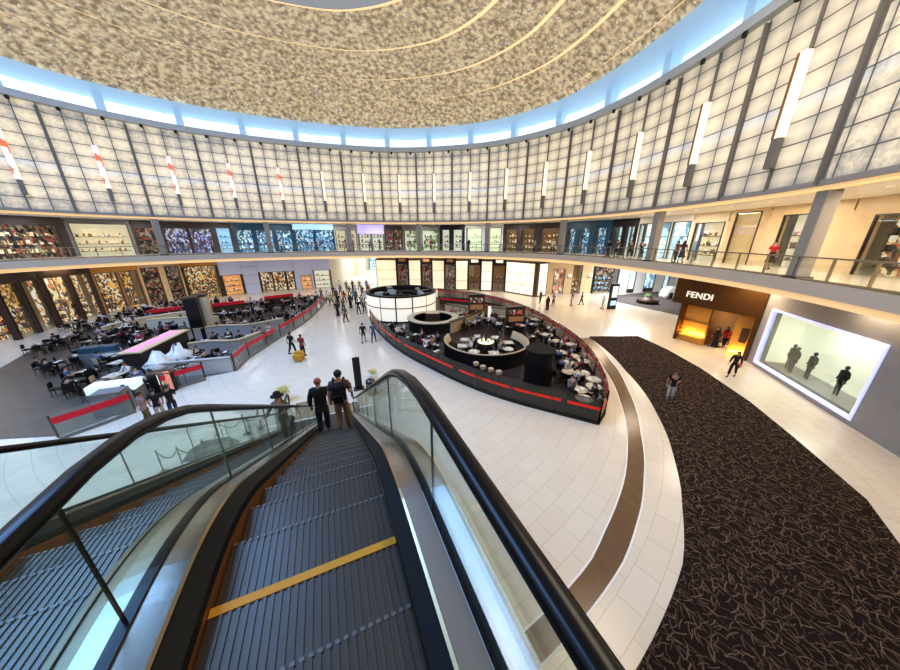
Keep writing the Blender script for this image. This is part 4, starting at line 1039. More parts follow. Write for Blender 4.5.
def table_set(x, y, n, where, grp, near=False, dark=False, a0=None, sq=False, z=0, plates=True, occ=0, maxocc=2):
    ok = free(x, y, .36)
    for _ in range(10):
        if ok: break
        tx, ty = x+random.uniform(-.8,.8), y+random.uniform(-.8,.8)
        if free(tx, ty, .36): x, y, ok = tx, ty, True
    if not ok: return
    USED.append((x, y, .40))
    lab = '%s table in the %s' % ('square cream cafe' if sq else 'round cream cafe', where)
    if near: dup(TS if sq else TB, (x, y, z), 0, lab, 'tables in the '+grp)
    else: put(TSM if sq else TBM, 'cafe_table', (x, y, z), 0, lab, 'table', 'tables in the '+grp)
    a0 = random.uniform(0, 6.28) if a0 is None else a0
    for k in range(n):
        a = a0+2*PI*k/n; d = .72; cx, cy = x+d*math.cos(a), y+d*math.sin(a); rz = a+PI/2
        if not free(cx, cy, .11): continue
        USED.append((cx, cy, .2))
        cn = 'black' if dark else 'beige'
        lab = '%s chair with thin black legs in the %s' % (cn, where)
        if near: dup(CHD if dark else CH, (cx, cy, z), rz, lab, '%s chairs in the %s' % (cn, grp))
        else: put(CHDM if dark else CHM, 'cafe_chair', (cx, cy, z), rz, lab, 'chair', '%s chairs in the %s' % (cn, grp))
        if k < maxocc and random.random() < occ:
            c, cn2 = random.choice([(blackc,'black'),(blackc,'black'),(blackc,'black'),(white_,'white'),(white_,'white'),((.1,.16,.3),'blue'),((.25,.24,.25),'grey'),((.4,.05,.1),'red'),((.45,.3,.25),'pink')])
            place(random.choice(('sit','sit_f')), (cx, cy, z-.03), rz, 'person in %s top seated at a table in the %s' % (cn2, where), c, blackc, random.randrange(3), random.randrange(2), 'people in %s seated in the %s' % (cn2, grp))
    if plates:
        for k in range(2):
            a = random.uniform(0, 6.28)
            o = PLATE.copy(); col.objects.link(o); o.location = (x+.2*math.cos(a+k*2.6), y+.2*math.sin(a+k*2.6), z+.746); tag(o, 'white plate on a table in the '+where, 'plate', 'plates in the '+grp)
PLATE = MB().lathe([(.06,0),(.07,.004),(.13,.016),(.128,.02),(.06,.008)], n=16).build('plate', mt['white'], smooth=True)

# ------------------------------------------------------------------ centre cafe enclosure
outer_px = [(369,312),(370,319),(374,327),(380,334),(387,341),(397,349),(410,357.5),(430,368),(450,378),(475,389),(500,398),(525,405.5),(550,412),(575,418.5),(598,424.5)]
inner_px = [(604,415),(603,403),(598,387),(590,370),(579,356),(566,344),(548,331),(528,319),(505,309.5),(480,303),(455,299),(438,297)]
def wall_strip(path, prof_w, z0, z1):
    """thin vertical wall following path"""
    n = len(path); nr = []
    for i in range(n):
        a = path[max(0,i-1)]; c = path[min(n-1,i+1)]; d = Vector((c[0]-a[0], c[1]-a[1])).normalized(); nr.append(Vector((-d.y, d.x)))
    return [[(p[0]+nr[i].x*q[0], p[1]+nr[i].y*q[0], q[1]) for q in ((-prof_w,z0),(prof_w,z0),(prof_w,z1),(-prof_w,z1))] for i, p in enumerate(path)]
def smooth_path(pts, k=4):
    out = []
    for i in range(len(pts)-1):
        p0 = pts[max(0,i-1)]; p1 = pts[i]; p2 = pts[i+1]; p3 = pts[min(len(pts)-1,i+2)]
        for q in range(k):
            t = q/k; out.append(tuple(.5*((2*p1[j])+(-p0[j]+p2[j])*t+(2*p0[j]-5*p1[j]+4*p2[j]-p3[j])*t*t+(-p0[j]+3*p1[j]-3*p2[j]+p3[j])*t**3) for j in (0,1)))
    out.append(tuple(pts[-1][:2])); return out
OP = smooth_path([tuple(G(*p))[:2] for p in outer_px]); IP = smooth_path([tuple(G(*p))[:2] for p in inner_px])
def barrier(label, path, redgaps=(), h=1.35, red='red', rz0=.76, rz1=.91, base='black', glassm='smoke_glass', w=.03, name='glass_barrier', postgap=2.2):
    t = T(name, label, 'barrier', (0,0,0)); avoid_path(path, .1)
    MB().section(wall_strip(path, .06, 0, .14)).build('plinth', mt[base], t)
    MB().section(wall_strip(path, .012, .14, h)).build('glass_panel', mt[glassm], t)
    # red bands between the gaps
    L = [0]
    for a, b2 in zip(path, path[1:]): L.append(L[-1]+math.hypot(b2[0]-a[0], b2[1]-a[1]))
    segs = []; cur = 0
    for g0, g1 in redgaps: segs.append((cur, g0)); cur = g1
    segs.append((cur, 1))
    def at(s):
        s *= L[-1]; i = min(max(bisect.bisect_right(L, s)-1, 0), len(path)-2); q = (s-L[i])/max(1e-6, L[i+1]-L[i]); return (path[i][0]+(path[i+1][0]-path[i][0])*q, path[i][1]+(path[i+1][1]-path[i][1])*q)
    for s0, s1 in segs:
        if s1-s0 < .01: continue
        n = max(3, int((s1-s0)*30)); pp = [at(s0+(s1-s0)*k/n) for k in range(n+1)]
        MB().section(wall_strip(pp, .02, rz0, rz1)).build('red_band', mt[red], t)
    n = max(1, int(L[-1]/postgap))
    for k in range(n+1):
        p = at(k/n); MB().box(p[0]-.03, p[0]+.03, p[1]-.03, p[1]+.03, .14, h).build('post', mt['dark_steel'], t)
    return t
def frac(path, px, py):
    g = G(px, py); L = [0]; best = (1e9, 0)
    for a, b2 in zip(path, path[1:]): L.append(L[-1]+math.hypot(b2[0]-a[0], b2[1]-a[1]))
    for i, q in enumerate(path):
        dd_ = math.hypot(q[0]-g.x, q[1]-g.y)
        if dd_ < best[0]: best = (dd_, L[i]/L[-1])
    return best[1]
fr1, fr2, fr3 = frac(OP, 402, 352.5), frac(OP, 459, 382), frac(OP, 562, 415)
barrier('curved smoked glass cafe barrier with broken red band facing the white walkway', OP, ((fr1-.008, fr1+.008),(fr2-.01, fr2+.01),(fr3-.006, fr3+.004)))
barrier('curved glass cafe barrier with thin red rail along the brown marble band side', IP, (), 1.35, 'crimson', .98, 1.12)
# end return
barrier('short smoked glass return at the pointed tip of the cafe', [OP[-1], ((OP[-1][0]+IP[0][0])/2, (OP[-1][1]+IP[0][1])/2), IP[0]], (), 1.4, postgap=9)
# dark cafe floor
pf = [p for p in OP]+[p for p in IP]
o = MB().prism(pf, .004, .05).build('cafe_floor', mt['cocoa']); o['kind'] = 'structure'; o.name = 'floor_cafe'

def counter(label, px0, px1, h=1.0, d=.7, bm_='beige_seat', tm='dark_brown', z=.05):
    a, b2 = G(*px0), G(*px1); loc, rz, W = frame_from(tuple(a)[:2], tuple(b2)[:2], z); ox, oy = -math.sin(rz)*d/2, math.cos(rz)*d/2; AV.append((a.x+ox, a.y+oy, b2.x+ox, b2.y+oy, d/2+.05)); t = T('counter', label, 'counter', loc, rz)
    MB().box(0, W, 0, d, 0, h).build('body', mt[bm_], t, bevel=.02); MB().box(-.05, W+.05, -.06, d+.05, h, h+.07).build('top', mt[tm], t); return t
# lit drum kiosk
DCx, DCy, DR, DH = -5.6, 32.6, 3.9, 2.8
AV.append((DCx, DCy, DCx, DCy, DR+.1)); AV.append((-1.7, 27.3, -1.7, 27.3, 2.6)); AV.append((5.35, 15.6, 5.35, 15.6, .9))
t = T('lit_kiosk', 'white glowing drum-shaped kiosk with black top rim', 'kiosk', (DCx, DCy, .05))
npan = 14
for k in range(npan):
    a0 = 2*PI*k/npan+.02-PI/2; a1 = 2*PI*(k+1)/npan-.02-PI/2
    if k in (1,): h0 = .95
    else: h0 = .15
    mb = MB(); m_ = 4
    mb.section([[(r*math.cos(a), r*math.sin(a), z) for r, z in ((DR-.06,h0),(DR+.02,h0),(DR+.02,DH-.15),(DR-.06,DH-.15))] for a in [a0+(a1-a0)*q/m_ for q in range(m_+1)]])
    mb.build('lit_panel', mt['lit_white'], t)
MB().lathe([(DR-.3,DH-.1),(DR-.3,.02),(DR-.07,.02),(DR-.07,DH-.15),(DR+.06,DH-.15),(DR+.06,DH+.02),(DR-.15,DH+.05),(DR-.3,DH-.1)], n=56, cap=False).build('drum_frame', mt['black'], t)
MB().lathe([(.3,DH-.5),(DR-.28,DH-.5)], n=40, cap=False).build('roof', mt['black_matte'], t)
MB().lathe([(DR+.01,1.5),(DR+.06,1.5),(DR+.06,1.6),(DR+.01,1.6),(DR+.01,1.5)], n=56, cap=False).build('gold_band', mt['wood'], t)
for k in range(20):
    a = random.uniform(0, 6.28); r = random.uniform(1, 3.4)
    mb = MB(); s_ = random.uniform(.2,.5); mb.box(-s_, s_, -.2, .2, 0, random.uniform(.2,.55))
    q = mb.build('roof_unit', mt['black'] if k % 3 else mt['light_grey'], t); q.location = (r*math.cos(a), r*math.sin(a), DH-.5); q.rotation_euler = (0,0,a)
# black curved bar counter
t = T('bar_counter', 'round black bar counter with cream top ring beside the lit drum', 'counter', (-1.7, 27.3, .05))
MB().lathe([(2.0,0),(2.45,0),(2.45,1.02),(2.0,1.02)], n=48, cap=False).build('counter_body', mt['black'], t)
MB().lathe([(1.9,1.02),(2.55,1.02),(2.55,1.10),(1.9,1.10),(1.9,1.02)], n=48, cap=False).build('counter_top', mt['table_top'], t)
MB().box(-.7,.7,-.5,.5,0,1.5).build('back_unit', mt['dark_brown'], t); MB().box(-.65,.65,-.45,.45,1.5,1.56).build('back_unit_top', mt['cream_stone'], t)
# large round booth
BX, BY, BR = 2.75, 20.5, 3.2
t = T('round_booth', 'large round black seating booth with cream padded rim', 'booth', (BX, BY, .05))
MB().lathe([(BR-.08,0),(BR,0),(BR,1.1),(BR-.08,1.1)], n=52, cap=False, a0=math.radians(155), a1=math.radians(398)).build('booth_wall', mt['black'], t)
MB().lathe([(BR-.22,.55),(BR-.04,1.08),(BR+.02,1.10),(BR+.02,1.17),(BR-.1,1.17),(BR-.30,.6)], n=52, cap=False, a0=math.radians(155), a1=math.radians(398)).build('padded_rim', mt['beige_seat'], t, smooth=True)
MB().lathe([(BR-.85,.05),(BR-.85,.45),(BR-.2,.48),(BR-.2,.05)], n=52, cap=False, a0=math.radians(155), a1=math.radians(398)).build('bench_seat', mt['black_matte'], t)
MB().lathe([(0.01,.02),(BR-.1,.02)], n=48, cap=False).build('booth_floor', mt['cocoa'], t)
for k in range(8):
    a = 2*PI*k/8+.2
    table_set(BX+1.85*math.cos(a), BY+1.85*math.sin(a), 1, 'large round booth', 'large round booth', near=True, dark=True, a0=a+PI, sq=(k % 2 == 0), z=.07, occ=.5)
# menus on the booth tables
for k in range(8):
    a = 2*PI*k/8+.2
    o = MB().box(-.15,.15,-.1,.1,0,.008).build('menu', mt['paper']); o.location = (BX+1.85*math.cos(a)+.08, BY+1.85*math.sin(a)-.12, .07+.747); o.rotation_euler = (0,0,a)
    tag(o, 'white menu sheet on a booth table', 'menu', 'menus in the round booth')
t = T('service_station', 'pale green-topped service station in the middle of the round booth', 'counter', (BX, BY, .07))
MB().lathe([(.5,0),(.52,.9)], n=24).build('cabinet', mt['dark_brown'], t); MB().lathe([(.62,.9),(.62,.97)], n=24).build('top', mt['lit_yellowgreen'], t)
MB().box(-.08,.08,-.08,.08,.97,1.7).build('lamp_post', mt['dark_brown'], t)
for k in range(5):
    a = 2*PI*k/5; o = MB().lathe([(.05,0),(.06,.12),(.03,.2),(.03,.28)], n=10).build('bottle', mt['wood']); o.location = (BX+.4*math.cos(a), BY+.4*math.sin(a), 1.04)
    tag(o, 'brown bottle on the round booth service station', 'bottle', 'bottles on the service station')
counter('sloping beige bench back running from the booth rim towards the far cafe tables', (452,334), (484,321), 1.1, .25, z=.05)
# black plinth
t = T('display_column', 'tall round black column between the round booth and the right tables', 'column', (5.35, 15.6, .05))
MB().lathe([(.86,0),(.86,.08),(.82,.1),(.82,2.15)], n=40).build('drum', mt['black'], t)
MB().lathe([(.84,2.15),(.86,2.17),(.86,2.28),(.84,2.3)], n=40).build('top_cap', mt['black_matte'], t)
# cabinets
def cabinet(label, px, py, w, h, rz=0):
    p = gz(px, py); AV.append((p[0]-w/2, p[1], p[0]+w/2, p[1], .4)); t = T('display_cabinet', label, 'cabinet', (p[0], p[1], .05), rz)
    MB().box(-w/2, w/2, -.35, .35, 0, h).build('carcass', mt['dark_brown'], t, bevel=.02)
    for k, z in enumerate((.1, h*.38, h*.68)): MB().box(-w/2+.12, w/2-.12, -.38, -.34, z, z+h*.22).build('door' if k == 0 else 'lit_shelf', mt['dark_brown'] if k == 0 else (mt['dim_warm'] if k == 1 else mt['goods_dark']), t)
    MB().box(-w/2-.05, w/2+.05, -.4, .4, h, h+.06).build('cornice', mt['black'], t)
cabinet('dark display cabinet between the round booth and large light box wall', 514, 329, 1.75, 2.2, .15)
cabinet('tall dark wooden cabinet behind the round bar counter', 476, 318, 1.7, 2.6)
# counters in the back part
counter('long beige counter behind the round bar counter', (445,313), (476,319), 1.0, .7)
counter('beige counter with brown top right of the tall wooden cabinet', (484,316), (508,320), 1.1)
barrier('inner red-striped low barrier between lit pillars and cafe counters', [tuple(G(*p))[:2] for p in ((440,304),(470,307),(500,314),(520,322))], (), 1.1, 'crimson', .6, .85)
t = T('lit_post', 'white glowing post at the right of the red-striped barrier', 'post', gz(489,321)); MB().box(-.15,.15,-.15,.15,0,1.7).build('lit_face', mt['lit_white'], t); MB().box(-.18,.18,-.18,.18,1.7,1.76).build('cap', mt['black'], t)
for k in range(28):
    a_ = math.radians(155+k*9); AV.append((BX+(BR-.1)*math.cos(a_), BY+(BR-.1)*math.sin(a_), BX+(BR-.1)*math.cos(a_), BY+(BR-.1)*math.sin(a_), .15))
# tables on the right-hand side
for (px, py, n, dk) in [(545,343,3,1),(556,350,2,1),(560,362,3,1),(572,366,3,0),(567,383,3,1),(580,385,3,0),(577,402,3,1),(590,404,2,0),(533,332,3,1),(520,333,2,1),(549,363,2,1),(588,390,2,1),(563,352,3,1),(566,372,3,1),(582,375,3,0),(587,398,3,0),(536,326,3,1),(583,409,3,1),(550,336,3,1)]:
    p = G(px, py); table_set(p.x, p.y, n, 'right side of the centre cafe', 'right side of the centre cafe', near=True, dark=bool(dk), occ=.9, z=.05, maxocc=3)
for (px, py, n, dk) in [(390,333,3,1),(404,340,3,1),(414,343,2,0),(426,349,3,1),(437,354,3,0),(449,364,3,1),(431,345,2,1),(398,338,3,0),(408,345,3,1),(420,352,3,0),(432,359,3,1),(440,348,2,0)]:
    p = G(px, py); table_set(p.x, p.y, n, 'left part of the centre cafe', 'left part of the centre cafe', near=False, dark=bool(dk), occ=.75, z=.05)
for (px, py, n, dk) in [(462,329,3,0),(455,325,2,1),(470,323,3,1),(492,320,2,1),(515,336,3,1),(523,343,2,0),(508,330,2,1),(470,329,3,1),(483,326,3,0),(496,331,2,1),(500,324,2,1),(461,322,2,0),(530,345,2,1),(505,338,2,1)]:
    p = G(px, py); 
    if math.hypot(p.x-BX, p.y-BY) > BR+1.2: table_set(p.x, p.y, n, 'back of the centre cafe', 'back of the centre cafe', near=False, dark=bool(dk), occ=.6, z=.05)
# small white lanterns along the barrier
for px, py in ((474,381),(481,385),(489,388),(497,391)):
    p = G(px, py); t = T('planter_box', 'small beige planter box just inside the red-banded glass', 'planter', (p.x+.15, p.y+.55, .05), .3, 'beige planter boxes inside the barrier')
    MB().box(-.1,.1,-.1,.1,0,.78).build('stand', mt['black'], t); MB().box(-.15,.15,-.15,.15,.78,1.0).build('box', mt['beige_seat'], t, bevel=.02)
# corridor objects
t = T('touchscreen_totem', 'tall black information totem with glowing screen near the side corridor', 'sign', gz(611,309), .25)
MB().box(-.55,.55,-.15,.15,0,3.2).build('casing', mt['black'], t, bevel=.02); MB().box(-.4,.4,-.17,-.15,1.5,2.9).build('screen', mt['lit_cool'], t); MB().box(-.4,.4,-.17,-.15,.5,1.1).build('screen', mt['lit_blue'], t)
t = T('ball_planter', 'rounded brown planter on the corridor carpet', 'planter', gz(647,303)); t['label'] = 'rounded brown planter on the side corridor carpet'; MB().lathe([(.9,0),(1.3,.2),(1.35,.45),(.7,.6),(.45,1.0),(.15,1.1)], n=24).build('pot', mt['dark_brown'], t, smooth=True)
MB().lathe([(.5,1.0),(.3,1.25),(.05,1.3)], n=16).build('moss', mt['leaf'], t)
# totem and planter at the escalator foot
t = T('directory_totem', 'slim black directory stand beside the escalator foot', 'sign', (esc_xy(.95,15.9).x, esc_xy(.95,15.9).y, 0), AZ)
MB().box(-.2,.2,-.06,.06,.1,2.05).build('board', mt['black'], t, bevel=.015); MB().box(-.3,.3,-.2,.2,0,.1).build('base', mt['dark_steel'], t)
def plant(label, x, y, n=18, h=.9, m='leaf_yellow', pot='white', s=1):
    t = T('potted_plant', label, 'plant', (x, y, 0))
    MB().lathe([(.22*s,0),(.32*s,.5*s),(.30*s,.52*s)], n=20).build('pot', mt[pot], t)
    fo = MB()
    for k in range(n):
        a = 2.4*k; l = h*random.uniform(.6,1)
        d = Vector((math.cos(a), math.sin(a), 0)); sd = Vector((-d.y, d.x, 0)); pr = None
        for q in range(5):
            u = q/4; c = Vector((0,0,.5*s))+d*(l*.7*u)+Vector((0,0,l*(1.1*u-.75*u*u))); w = .05*math.sin(PI*min(.97,u*.9+.1))
            cu_ = (c-sd*w, c+sd*w)
            if pr: fo.quad(pr[0], pr[1], cu_[1], cu_[0])
            pr = cu_
    fo.build('fronds', mt[m], t)
q = esc_xy(-2.95, 16.2); plant('potted plant with spiky yellow-green fronds behind the hatted woman', q.x, q.y, 20, .75)
q = esc_xy(1.9, 16.6); plant('potted plant with small yellow fronds right of the directory stand', q.x, q.y, 14, .6)
t = T('sign_stand', 'black rounded bin beside the escalator foot', 'bin', (esc_xy(1.55,15.0).x, esc_xy(1.55,15.0).y, 0)); MB().lathe([(.25,0),(.27,.05),(.27,.85),(.2,.95),(.05,1.0)], n=20).build('drum', mt['dark_steel'], t, smooth=True); MB().lathe([(.275,.7),(.28,.7),(.28,.76),(.275,.76)], n=20, cap=False).build('band', mt['steel'], t); t.name = 'litter_bin'
# ropes and mat left of the escalators
pmat = [G(*p) for p in ((182,462),(190,450),(205,441),(228,437),(240,441),(238,452),(215,462))]
o = MB().prism([(p.x, p.y) for p in pmat], .003, .02).build('floor_mat', mt['mat_grey']); tag(o, 'grey rounded floor mat inside the rope barrier left of the escalators', 'mat')
posts = [(164,472),(184,468),(208,460),(225,442),(247,434),(262,428)]
pp = [G(*p) for p in posts]
for i, p in enumerate(pp):
    t = T('rope_post', 'slim metal rope post on the floor left of the escalators', 'post', (p.x, p.y, 0), 0, 'rope posts left of the escalators')
    MB().lathe([(.16,0),(.15,.02),(.03,.05)], n=16).build('base', mt['dark_steel'], t); MB().lathe([(.022,.04),(.022,.95),(.035,.96),(.035,1.0),(.0,1.02)], n=10, cap=False).build('pole', mt['dark_steel'], t)
for i in range(len(pp)-1):
    a, c = pp[i], pp[i+1]
    o = MB().tube([(a.x+(c.x-a.x)*k/8, a.y+(c.y-a.y)*k/8, .93-.35*4*(k/8)*(1-k/8)) for k in range(9)], .02, 6).build('barrier_rope', mt['rope']); tag(o, 'sagging rope hung between two metal posts left of the escalators', 'rope', 'ropes left of the escalators')

# ------------------------------------------------------------------ left cafe terrace
gp = lambda *a: tuple(G(*a))[:2]
LP = smooth_path([gp(*p) for p in [(236,371),(248,359),(262,350),(280,338),(300,326),(314,315),(324,304)]])
barrier('glass barrier with red band bordering the left terrace along the walkway', LP, ((.30,.33),), 1.3, 'crimson', .85, 1.12, base='grey', glassm='clear_glass')
barrier('low glass barrier with red band in front of the left terrace host stand', [gp(165,394), gp(186,386), gp(206,380)], (), 1.25, 'crimson', .8, 1.1, base='grey', glassm='clear_glass', postgap=4)
barrier('low glass barrier with red band at the far left edge', [gp(60,440), gp(105,424), gp(136,412)], (), 1.25, 'crimson', .8, 1.1, base='grey', glassm='clear_glass')
def lowwall(label, pts, h=1.0, m='grey_stone', cap='beige_seat', w=.14):
    t = T('planter_wall', label, 'low wall', (0,0,0)); path = smooth_path([gp(*p) for p in pts], 3); avoid_path(path, w+.06)
    MB().section(wall_strip(path, w, 0, h)).build('wall', mt[m], t); MB().section(wall_strip(path, w+.04, h, h+.06)).build('coping', mt[cap], t)
lowwall('grey terrace wall behind the host stand', [(150,380),(175,377),(205,374),(234,371)], 1.0, 'light_grey', 'light_grey', .1)
lowwall('long low beige bench wall, nearest row of the left terrace', [(192,356),(215,353),(240,352),(262,343)], 1.0)
lowwall('long low beige bench wall, second row of the left terrace', [(196,340),(222,336),(250,335),(285,328)], 1.0)
lowwall('long low beige bench wall, third row of the left terrace', [(150,330),(185,327),(220,326)], 1.0, 'cream', 'cream_stone')
lowwall('long low beige bench wall, last row before the gold shops', [(107,338),(130,331),(165,324),(200,319)], 1.0, 'cream_stone', 'cream')
for lab, pts in (('red-topped divider at the back of the left terrace', [(150,322),(168,319),(184,317)]), ('short red-topped divider in front of the small orange window', [(214,314),(232,312),(246,310)]), ('red divider near the lilac shop', [(266,306),(280,304),(294,302)])):
    t = T('divider', lab, 'divider', (0,0,0)); path = smooth_path([gp(*p) for p in pts], 2); avoid_path(path, .15)
    MB().section(wall_strip(path, .06, 0, .9)).build('panel', mt['dark_brown'], t); MB().section(wall_strip(path, .12, .9, 1.25)).build('red_top', mt['crimson'], t)
# pink lit bar
a, c = G(147,374), G(192,348); loc, rz, W = frame_from((a.x, a.y), (c.x, c.y), 0)
AV.append((loc[0]-math.sin(rz)*.5, loc[1]+math.cos(rz)*.5, c.x-math.sin(rz)*.5, c.y+math.cos(rz)*.5, .7))
t = T('bar_counter', 'long dark plum bar counter with pink glowing top panels', 'counter', loc, rz)
MB().box(0, W, 0, 1.0, 0, 1.5).build('body', mt['cocoa'], t, bevel=.03); MB().box(-.1, W+.1, -.15, 1.15, 1.5, 1.58).build('counter_top', mt['cream_stone'], t)
for k, (f0, f1) in enumerate(((.04,.22),(.3,.58),(.66,.93))): MB().box(W*f0, W*f1, .35, .85, 1.58, 1.62).build('glowing_panel', mt['lit_pink'], t)
# host stand with poster
AV.append((*gz(168,390), *gz(168,390))[:2]+gz(187,384)[:2]+(.5,))
t = T('host_stand', 'black host stand with lit portrait poster on its side', 'desk', gz(168,390), .3)
MB().box(-.55,.55,-.3,.3,0,1.15).build('desk', mt['black'], t, bevel=.02); MB().box(-.1,.5,-.34,-.3,.15,1.3).build('poster', mt['poster_print'], t); MB().box(-.6,.6,-.35,.35,1.15,1.2).build('desk_top', mt['dark_brown'], t)
t = T('lectern', 'thin black lectern right of the host stand', 'lectern', gz(187,384), .2)
MB().lathe([(.25,0),(.24,.03),(.04,.05)], n=16).build('base', mt['black'], t); MB().tube([(0,0,.04),(0,0,1.15)], .03, 8).build('pole', mt['black'], t)
MB().box(-.35,.35,-.22,.22,0,.04, Matrix.Translation((0,0,1.17)) @ Matrix.Rotation(.25, 4, 'X')).build('top', mt['black'], t)
# pillars
for lab, px, py, w, m in (('dark pillar in the middle of the left terrace', 202, 338, .9, 'black'), ('cream grooved pillar beside the dark terrace pillar', 210, 334, 1.0, 'cream')):
    p = G(px, py); AV.append((p.x, p.y, p.x, p.y, w*.75)); t = T('pillar', lab, 'pillar', (p.x, p.y, 0), .5)
    MB().box(-w/2, w/2, -w/2, w/2, 0, 3.6).build('shaft', mt[m], t, bevel=.03); MB().box(-w/2-.06, w/2+.06, -w/2-.06, w/2+.06, 3.6, 3.75).build('cap', mt['dark_brown'], t)
# tents of white folded umbrellas
for lab, px, py in (('crumpled white cloth heap, larger one beside the pink-lit bar', 183, 366), ('smaller white cloth heap left of the larger one', 163, 376)):
    p = G(px, py); o = MB(); o.lathe([(.0,0),(.75,.0),(.6,.5),(.75,.9),(.35,1.2),(.15,1.7)], n=14)
    for v in o.bm.verts: v.co += Vector((random.uniform(-.12,.12), random.uniform(-.12,.12), random.uniform(-.05,.05) if v.co.z > .1 else 0))
    o = o.build('covered_cart', mt['white'], smooth=True); o.location = (p.x, p.y, 0); tag(o, lab, 'cart')
tf = [p for p in LP]+[gp(*p) for p in ((330,298),(315,295),(250,301),(180,308),(107,322),(40,345),(-20,380),(-10,440),(60,436),(105,420),(165,392),(206,377),(236,371))]
o = MB().prism(tf, .002, .012).build('floor_terrace', mt['terrace']); o['kind'] = 'structure'
# tables of the left terrace
rows = [[(250,346),(262,339),(236,347),(222,348),(206,349)],[(205,333),(218,331),(232,330),(246,329),(262,327),(278,325),(292,321)],[(150,325),(163,323),(176,321),(190,320),(218,320),(232,319),(246,317),(262,316),(278,314),(294,311),(306,310)],
        [(107,349),(118,345),(130,343),(143,339),(156,338),(170,335)],[(112,364),(122,372),(107,378),(118,386),(132,383),(110,396),(127,396),(141,390)],[(112,331),(126,328),(140,324)],[(250,308),(268,308),(288,306),(303,302),(315,301),(310,305)],[(198,366),(212,364),(225,362),(190,369)],[(112,322),(124,319),(136,316),(148,313),(162,311),(176,309),(190,308),(204,307),(218,306),(232,305),(120,336),(135,332),(107,341),(150,318),(135,324),(165,316),(180,313),(196,312),(112,355),(124,352),(108,367),(90,350),(80,365),(70,345),(60,372),(85,385),(95,330),(75,330),(50,350)]]
for ri, rw in enumerate(rows):
    for (px, py) in rw:
        p = G(px, py); where = ['nearest terrace row','second terrace row','back terrace rows','terrace bar side','front terrace corner','far left terrace','terrace back end','enclosed terrace bay','far left clutter'][ri]
        table_set(p.x, p.y, 3 if ri in (0,4,7) else 4, where, where, near=(ri == 4), dark=random.random() < .6, occ=.6, plates=True, sq=ri == 4, maxocc=3)
# low cases left
for lab, px, py, c, w in (('glass pastry case with white goods, front left', 122, 403, 'lit_cool', 2.0), ('grey armchair block at the left front corner', 118, 412, 'grey', 1.2), ('dark blue screen unit at the left edge', 106, 362, 'dim_blue', 2.0)):
    p = G(px, py); t = T('display_case', lab, 'display case', (p.x, p.y, 0), .35)
    MB().box(-w/2, w/2, -.4, .4, 0, .85).build('base', mt['grey'], t, bevel=.02); MB().box(-w/2+.03, w/2-.03, -.36, .36, .85, 1.25).build('glowing_top', mt[c], t)
purge(CH); purge(CHD); purge(TB); purge(TS); bpy.data.objects.remove(PLATE)
for r_ in PROT.values(): purge(r_)

# ------------------------------------------------------------------ lights
def area(name, loc, size, power, c, rot=(0,0,0), sy=None):
    l = bpy.data.lights.new(name, 'AREA'); l.size = size; l.energy = power; l.color = c
    if sy: l.shape = 'RECTANGLE'; l.size_y = sy
    o = bpy.data.objects.new(name, l); col.objects.link(o); o.location = loc; o.rotation_euler = rot; return o
warm = (1,.80,.56); cool = (.85,.92,1)
s = -8
i = 0
while s < 92:
    p = ring(s, 3.2); q = ring(s, 2.6)
    right = s < 30
    area('ground_soffit_light', (p.x, p.y, SOF-.05), 2.2, 230 if right else 120, warm if right else (1,.88,.72))
    area('gallery_soffit_light', (q.x, q.y, WB-.42), 2.2, 260 if s < 16 else 140, (1,.86,.66) if right else (.95,.95,1))
    s += 6.5
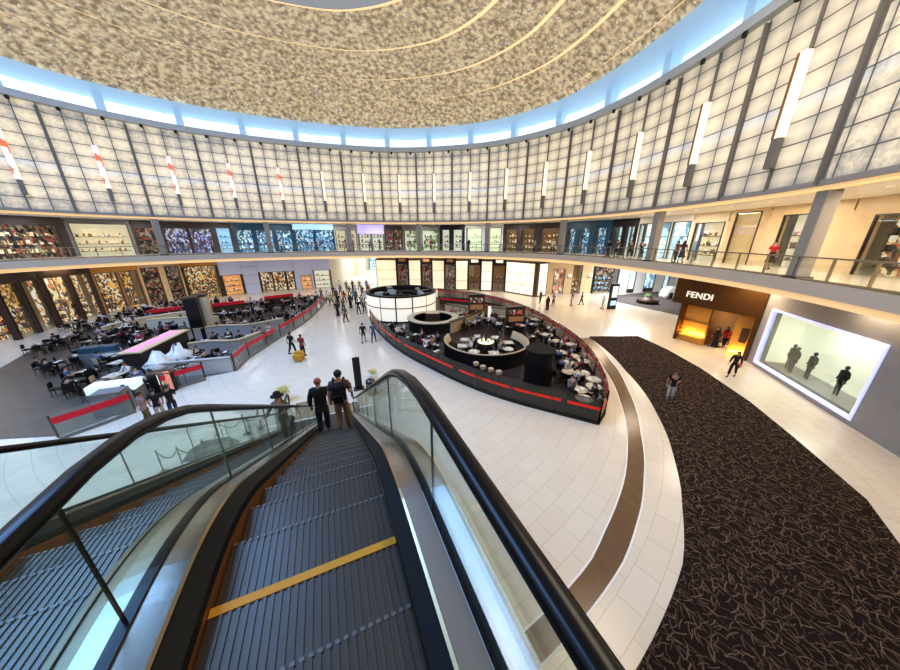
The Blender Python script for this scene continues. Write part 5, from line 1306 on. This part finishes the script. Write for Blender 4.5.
# downlight discs in the soffits
for k in range(40):
    s = -8+k*2.5
    for z, off in ((SOF-.02, 2.0), (WB-.37, 1.9)):
        p = ring(s, off); o = MB().lathe([(.11,-.01),(.11,.02)], n=12).build('downlight', mt['lit_cream']); o.location = (p.x, p.y, z)
        tag(o, 'small round downlight set in the %s ceiling' % ('ground floor' if z < 8 else 'gallery'), 'light', 'downlights in the %s ceiling' % ('ground floor' if z < 8 else 'gallery'))
sp = R_m @ Vector((4.4, 1.0, 3.9)); area('window_light', tuple(sp), 1.5, 120, (1,1,.92))
pL = Matrix.Translation((FA.x, FA.y, 0)) @ Matrix.Rotation(math.atan2(FBp.y-FA.y, FBp.x-FA.x), 4, 'Z')
RZF = math.atan2(FBp.y-FA.y, FBp.x-FA.x)
area('corridor_fill', (*(ca+d*.5+nrm_*12), SOF-.1), 6, 700, (.8,.9,1)); area('corridor_fill', (*(ca+d*.5+nrm_*26), SOF-.1), 6, 700, (.8,.9,1))  # unseen lamps added to brighten the far corridor
area('side_corridor_fill', (26.5, 41, SOF-.1), 5, 1500, (.9,.95,1))  # unseen lamp added to lift the white side corridor wall
area('gold_uplight', tuple(pL @ Vector((.6, .1, .68))), 1.6, 50, (1,.62,.18), rot=(PI/2+.5, 0, RZF), sy=.1); area('gold_uplight', tuple(pL @ Vector((3.9, .1, .2))), .9, 45, (1,.62,.18), rot=(PI/2+.5, 0, RZF), sy=.1)
area('store_light', tuple(pL @ Vector((2.8, 2.2, 3.0))), 1.2, 120, (1,.75,.4))
# unseen fill lamps added: big cool one over left walkway, warm one over right
area('fill_cool', (-21, 6, 24.5), 20, 12500, (.24,.50,1))
area('fill_warm', (15, 10, 24.5), 15, 5600, (1,.82,.60))
w = bpy.data.worlds.new('World'); scene.world = w; w.use_nodes = True
w.node_tree.nodes['Background'].inputs[0].default_value = (.9,.93,1,1); w.node_tree.nodes['Background'].inputs[1].default_value = .38

cam = bpy.data.cameras.new('Camera'); cam.sensor_width = 36; cam.lens = FPX/900*36; cam.clip_end = 300; cam.clip_start = .05
co = bpy.data.objects.new('Camera', cam); col.objects.link(co); co.location = (0,0,EYE); co.rotation_euler = (PI/2-PITCH, 0, 0); scene.camera = co
scene.view_settings.view_transform = 'Standard'; scene.view_settings.look = 'Medium High Contrast'; scene.view_settings.exposure = -.22
